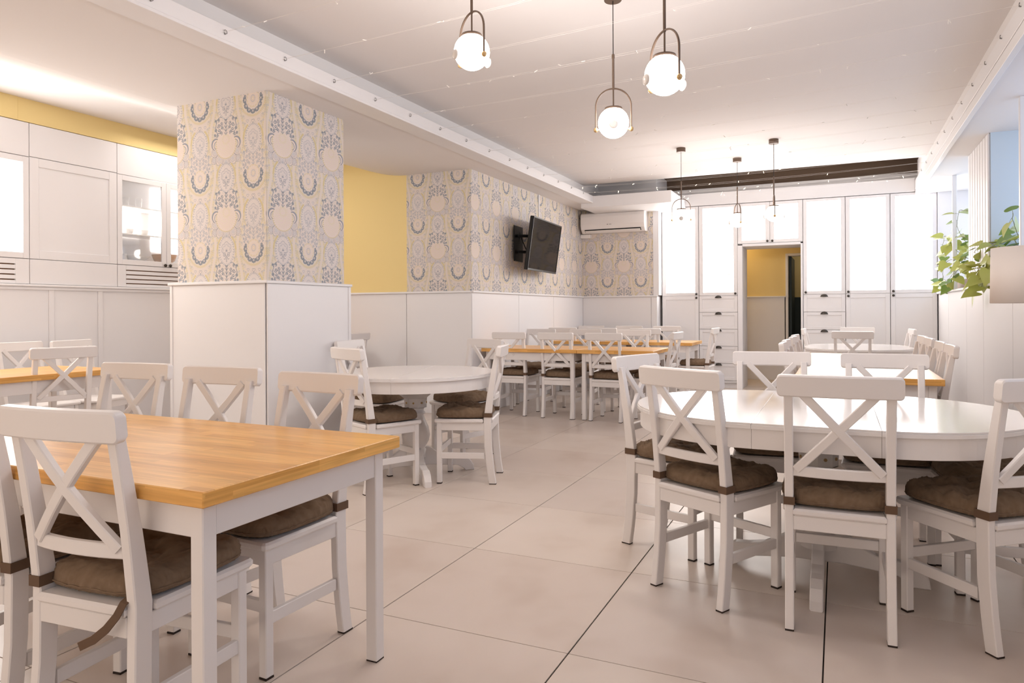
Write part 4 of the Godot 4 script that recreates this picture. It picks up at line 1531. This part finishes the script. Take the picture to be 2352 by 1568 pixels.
func plants() -> void:
	for p in [[0.10, 0.105, 0.10, 0.05], [0.095, 0.09, 0.18, 0.12], [0.11, 0.10, 0.05, 0.2]]:
		leaves.append(leaf_mesh(1.0, 0.9, p[2] * 2, p[3]))
	var o := thing("planter_trough", "brown wooden planter trough on the sill of the far window bay", "planter", P(1.45, 1.357, 9.2))
	var st := mb()
	bx(st, -0.13, 0.13, 0.0, 0.012, -0.95, 0.95)
	bx(st, -0.13, -0.115, 0.012, 0.125, -0.95, 0.95, 0.002)
	bx(st, 0.115, 0.13, 0.012, 0.125, -0.95, 0.95, 0.002)
	bx(st, -0.115, 0.115, 0.012, 0.125, -0.95, -0.935)
	bx(st, -0.115, 0.115, 0.012, 0.125, 0.935, 0.95)
	obj("box", done(st), M.trough, o)
	obj("earth", box_mesh(-0.115, 0.115, 0.012, 0.10, -0.935, 0.935), M.soil, o)
	# vine points are relative to the pot: x to the right, y up, z towards the camera
	plant(1.45, 8.62, 1.458, "trailing pothos in the far window bay, climbing the thin white post", [
		[Vector3(0, 0.15, 0), Vector3(-0.12, 0.35, -0.3), Vector3(-0.22, 0.62, -0.52), Vector3(-0.20, 0.80, -0.50), Vector3(-0.08, 0.72, -0.3)],
		[Vector3(0, 0.15, 0), Vector3(-0.16, 0.25, -0.35), Vector3(-0.26, 0.42, -0.62), Vector3(-0.29, 0.55, -0.9), Vector3(-0.30, 0.38, -1.05)],
		[Vector3(0, 0.15, 0), Vector3(-0.2, 0.16, -0.2), Vector3(-0.30, 0.02, -0.5), Vector3(-0.30, -0.07, -0.8), Vector3(-0.31, 0.0, -1.2)],
		[Vector3(0, 0.15, 0), Vector3(-0.18, 0.2, -0.3), Vector3(-0.29, 0.24, -0.7), Vector3(-0.30, 0.12, -1.0), Vector3(-0.31, -0.02, -0.9)],
		[Vector3(0, 0.15, 0), Vector3(-0.22, 0.16, 0.0), Vector3(-0.30, 0.06, -0.15), Vector3(-0.30, -0.05, -0.4)],
		[Vector3(0, 0.15, 0), Vector3(-0.1, 0.4, -0.2), Vector3(-0.24, 0.5, -0.55), Vector3(-0.29, 0.34, -0.8), Vector3(-0.30, 0.18, -0.75)]],
		12, 0.25, Vector3(-0.05, 0.02, 0.0), 21, 0.135)
	plant(1.42, 6.85, 1.357, "leafy pothos in the window bay behind the white lampshade", [
		[Vector3(0, 0.15, 0), Vector3(-0.14, 0.26, -0.1), Vector3(-0.26, 0.20, -0.32), Vector3(-0.28, 0.06, -0.52)],
		[Vector3(0, 0.15, 0), Vector3(-0.16, 0.30, 0.0), Vector3(-0.26, 0.34, -0.35), Vector3(-0.28, 0.30, -0.62)],
		[Vector3(0, 0.15, 0), Vector3(-0.2, 0.2, 0.05), Vector3(-0.28, 0.08, -0.1), Vector3(-0.29, -0.06, -0.22)],
		[Vector3(0, 0.15, 0), Vector3(-0.16, 0.22, -0.05), Vector3(-0.26, 0.15, -0.3), Vector3(-0.29, 0.16, -0.75)],
		[Vector3(0, 0.15, 0), Vector3(-0.1, 0.32, 0.25), Vector3(-0.2, 0.46, 0.5), Vector3(-0.22, 0.50, 0.62)],
		[Vector3(0, 0.15, 0), Vector3(-0.2, 0.14, -0.1), Vector3(-0.29, 0.0, -0.3), Vector3(-0.295, -0.02, -0.35)]],
		14, 0.22, Vector3(-0.06, 0.03, 0.05), 40, 0.145)

func floor_lamp() -> void:
	var t := thing("floor_lamp", "floor lamp with a plain white drum shade on splayed wooden legs, at the right edge", "floor lamp", P(1.005, 0, 4.78))
	var st := mb()
	lathe(st, [[0.178, 1.172], [0.180, 1.172], [0.172, 1.490], [0.170, 1.490]], 48)
	var sh := mb()
	var rings := []
	for p in [[0.197, 1.172], [0.192, 1.490], [0.1895, 1.490], [0.1945, 1.172], [0.197, 1.172]]:
		rings.append(ellipse(Vector3(0, p[1], 0), Vector3.RIGHT, Vector3.FORWARD, p[0], p[0], 56))
	loft(sh, rings, false, true)
	obj("lamp_shade", done(sh), M.shade, t)
	st = mb()
	lathe(st, [[0.025, 0.58], [0.028, 0.62], [0.012, 0.65], [0.012, 1.30], [0.02, 1.31], [0.001, 1.33]], 20)
	obj("pole", done(st), M.honey, t)
	for k in 3:
		var a := TAU * k / 3.0 + PI + 0.6
		st = mb()
		tube(st, [Vector3(cos(a) * 0.020, 0.62, sin(a) * 0.020), Vector3(cos(a) * 0.20, 0.0, sin(a) * 0.20)], 0.012, 10)
		obj("leg", done(st), M.honey, t)
	st = mb()
	for k in 3:
		var a := TAU * k / 3.0
		tube(st, [Vector3(0, 1.30, 0), Vector3(cos(a) * 0.191, 1.46, sin(a) * 0.191)], 0.0025, 5)
	obj("shade_ring", done(st), M.grey, t)

# ---------------------------------------------------------------- everything in its place
func furniture() -> void:
	var g := "chairs at the near wooden table"
	wood_table(-3.17, -1.33, 1.139, 1.920, false, "large butcher-block table with white legs in the left foreground", "", 0.007)
	seat_at(-1.735, 1.318, -0.077, "white cross-back chair in the left foreground with one strap hanging loose", g, true, [-1.0])
	seat_at(-2.235, 1.31, -0.12, "white cross-back chair cut off by the left edge of the picture", g)
	seat_at(-2.903, 1.889, 3.05, "white cross-back chair facing us across the near wooden table, left of three", g)
	seat_at(-2.348, 1.865, 3.07, "white cross-back chair facing us across the near wooden table, middle of three", g)
	seat_at(-1.791, 1.785, 3.2, "white cross-back chair facing us across the near wooden table, nearest the table corner", g)
	g = "chairs at the wooden table by the left wall"
	wood_table(-5.58, -4.83, 1.7, 3.42, true, "butcher-block table beside the left wall, behind the foreground chairs")
	seat_at(-5.044, 3.055, -1.323, "white cross-back chair with its back to us at the left-wall table", g, false)
	seat_at(-5.76, 3.42, 1.45, "white cross-back chair against the left wall, left of the two facing us", g, false)
	seat_at(-5.74, 3.86, 1.35, "white cross-back chair against the left wall, right of the two facing us", g, false)
	seat_at(-5.75, 2.93, 1.5, "white cross-back chair against the left wall, just entering the picture", g, false)
	g = "chairs around the round pedestal table"
	pedestal_table(P(-2.72, 0, 4.12), 0.3, 0.560, 0.0, 0.47, "round white pedestal table beside the aisle, left of centre", 0.72)
	seat_at(-2.34, 4.157, -1.89, "white cross-back chair side-on to us, right of the round table by the aisle", g)
	seat_at(-2.735, 4.80, -2.83, "white cross-back chair behind the round table, facing us at its right", g)
	seat_at(-2.752, 3.785, 0.418, "white cross-back chair at the near left of the round table, its back to us", g)
	seat_at(-3.355, 4.551, 1.46, "white cross-back chair at the far left of the round table beside the pier", g)
	g = "chairs at the wooden table between the piers"
	wood_table(-5.75, -5.0, 5.1, 6.45, true, "butcher-block table half hidden between the two papered piers")
	seat_at(-4.99, 6.05, -1.60, "white cross-back chair by the yellow wall, between the two piers", g, false)
	seat_at(-5.72, 6.1, 1.57, "white cross-back chair hidden behind the one by the yellow wall", g, false)
	# two long rows of tables by the papered screen wall
	wood_table(-3.66 + 0.05, -2.490, 6.775, 7.52, false, "butcher-block table touching the screen wall, nearer of the two rows", "long wooden rows")
	wood_table(-2.486, -1.68, 6.775, 7.52, false, "short butcher-block table at the aisle end of the nearer long row", "long wooden rows")
	wood_table(-3.61, -2.480, 8.70, 9.40, false, "butcher-block table touching the screen wall, in the farther row", "long wooden rows")
	wood_table(-2.476, -1.665, 8.70, 9.40, false, "short butcher-block table at the aisle end of the farther long row", "long wooden rows")
	g = "chairs at the nearer long row"
	var where := ["nearest the screen wall", "in the middle", "nearest the aisle"]
	var m := [[-3.281, 7.06, 0.0], [-2.728, 7.032, -0.01], [-2.177, 7.015, 0.04]]
	for k in 3: seat_at(m[k][0], m[k][1], m[k][2], "white cross-back chair on the near side of the first long row, " + where[k], g)
	m = [[-3.448, 7.86, 3.06], [-2.815, 7.80, 3.04], [-2.191, 7.72, 3.08]]
	for k in 3: seat_at(m[k][0], m[k][1], m[k][2], "white cross-back chair on the far side of the first long row, " + where[k], g)
	seat_at(-1.80, 7.27, -1.53, "white cross-back chair at the aisle end of the first long row", g)
	g = "chairs at the farther long row"
	m = [[-3.46, 9.30, -0.06], [-2.86, 9.18, -0.06], [-2.27, 9.14, -0.06]]
	for k in 3: seat_at(m[k][0], m[k][1] - 0.2, m[k][2], "white cross-back chair on the near side of the second long row, " + where[k], g)
	m = [[-3.40, 9.72, 3.05], [-2.81, 9.70, 3.08], [-2.25, 9.70, 3.08]]
	for k in 3: seat_at(m[k][0], m[k][1], m[k][2], "white cross-back chair on the far side of the second long row, " + where[k], g)
	seat_at(-1.70, 9.10, -1.536, "white cross-back chair at the aisle end of the second long row", g)
	# oval table on the right
	g = "chairs around the oval pedestal table"
	pedestal_table(P(-0.081, 0, 3.245), 0.0, 0.565, 0.434, 0.0, "oval white extending table with a leaf seam, in the right foreground", 0.72)
	seat_at(-0.452, 2.958, 0.48, "white cross-back chair at the near left of the oval table, back to us", g)
	seat_at(-0.007, 2.858, -0.028, "white cross-back chair square to us at the oval table, in the middle", g)
	seat_at(0.454, 2.968, -0.693, "white cross-back chair at the right edge, angled towards the oval table", g)
	seat_at(-0.301, 3.702, 3.02, "white cross-back chair across the oval table facing us, left one", g)
	seat_at(0.209, 3.694, 3.15, "white cross-back chair across the oval table facing us, right one", g)
	seat_at(-0.698, 3.385, 1.88, "white cross-back chair at the left end of the oval table beside the aisle", g)
	seat_at(0.56, 3.41, -1.70, "white cross-back chair at the right end of the oval table, mostly hidden", g)
	# two wooden tables end to end by the right wall, and an oval one beyond
	wood_table(-0.25, 0.557, 4.587, 5.765, true, "butcher-block table by the right wall, behind the oval table", "right-hand wooden tables")
	wood_table(-0.25, 0.557, 5.769, 7.03, true, "butcher-block table by the right wall, the one farther back", "right-hand wooden tables")
	g = "chairs along the right-hand wooden tables"
	var nth := ["nearest us", "second from us", "third from us", "farthest from us"]
	m = [5.08, 5.55, 6.21, 6.71]
	for k in 4:
		seat_at(0.390, m[k], -1.58 - 0.01 * k, "white cross-back chair on the wall side of the right-hand wooden tables, " + nth[k], g)
		seat_at(-0.085 - 0.01 * (k % 2), m[k] + 0.02, 1.57 + 0.02 * k, "white cross-back chair on the aisle side of the right-hand wooden tables, " + nth[k], g)
	g = "chairs around the far oval table"
	pedestal_table(P(0.20, 0, 8.78), PI / 2, 0.56, 0.42, 0.0, "far oval white table in front of the cupboards", 0.715)
	seat_at(0.136, 8.19, 0.007, "white cross-back chair with its back to us at the far oval table", g)
	seat_at(0.22, 9.45, 3.14, "white cross-back chair facing us at the far end of the far oval table", g)
	seat_at(0.512, 9.02, -1.636, "white cross-back chair at the wall side of the far oval table", g)
	seat_at(-0.12, 9.02, 1.60, "white cross-back chair at the aisle side of the far oval table", g)

func cam_and_sky() -> void:
	var f := 1587.83
	var yaw := -0.4221
	var roll := -0.0052
	var cam := Camera3D.new()
	cam.name = "camera"
	add_child(cam)
	var fw := Vector3(sin(yaw), 0, -cos(yaw))
	var r := Vector3(cos(yaw), 0, sin(yaw))
	var right := r * cos(roll) + Vector3.UP * sin(roll)
	var up := r * -sin(roll) + Vector3.UP * cos(roll)
	cam.transform = Transform3D(Basis(right, up, -fw), Vector3(0, 1.14, 0))
	var near := 0.05
	cam.set_frustum(1568.0 / f * near, Vector2(-36.15 / f, -69.56 / f) * near, near, 60.0)
	cam.current = true
	var e := Environment.new()
	e.background_mode = Environment.BG_COLOR
	e.background_color = Color(0.75, 0.83, 0.95)
	e.background_energy_multiplier = 1.0
	e.ambient_light_source = Environment.AMBIENT_SOURCE_DISABLED
	e.tonemap_mode = Environment.TONE_MAPPER_LINEAR
	e.tonemap_exposure = 2.55
	e.sdfgi_enabled = true
	e.ssao_enabled = true
	e.ssil_enabled = true
	var we := WorldEnvironment.new()
	we.name = "world"
	we.environment = e
	add_child(we)

func _ready() -> void:
	cam_and_sky()
	materials()
	# unseen fill lights added to brighten the left aisle, foreground, passage and back room
	area(P(-5.2, 2.76, 1.3), Vector3(0.0, -1, 0), 0.7, 3.0, WARM, 0.75)
	area(P(-5.9, 2.92, 5.3), Vector3(0.1, -1, 0), 0.5, 1.6, WARM, 0.5)
	area(P(-1.4, 2.90, -1.0), Vector3(0, -1, -0.0), 2.6, 2.2, WARM, 0.25)
	area(P(-3.0, 1.45, -2.70), Vector3(0, 0, -1), 5.4, 1.9, Color(1.0, 0.965, 0.93), 0.15)  # fill light that goes with the added front window
	area(P(-1.7, 2.55, 11.5), Vector3(0, -1, 0), 0.4, 0.4, Color(1.0, 0.85, 0.6), 0.30)
	area(P(-0.2, 2.5, 12.6), Vector3(0, -1, 0), 0.3, 0.3, Color(1, 0.95, 0.9), 0.10)
	build_floor()
	build_shell()
	cupboards()
	left_units()
	chair0 = make_chair()
	for k in 3: cushions.append(make_cushion(4 + k * 7))
	furniture()
	for k in 3:
		var p: Array = [[-1.631, 2.98, 2.410, -0.46], [-1.162, 3.793, 2.209, 0.30], [-0.686, 3.000, 2.167, -0.70]][k]
		pendant(p[0], p[1], p[2], p[3], ["globe pendant lamp highest on the left of the front three", "globe pendant lamp hanging lowest in the middle of the front three", "globe pendant lamp largest on the right of the front three"][k], "front pendant lamps")
	for k in 3:
		var p: Array = [[-1.592, 7.74, 2.187, 0.2], [-1.09, 8.54, 2.213, -1.07], [-0.617, 7.77, 2.164, -1.42]][k]
		pendant(p[0], p[1], p[2], p[3], ["globe pendant lamp on the left of the rear three", "globe pendant lamp in the middle of the rear three", "globe pendant lamp on the right of the rear three"][k], "rear pendant lamps")
	screen()
	aircon()
	socket(P(PX + 0.027, 0.298, 4.106), PI / 2, "white wall socket low on the near papered pier")
	plants()
	floor_lamp()
	string_lights()
	for c in cushions: c.free()
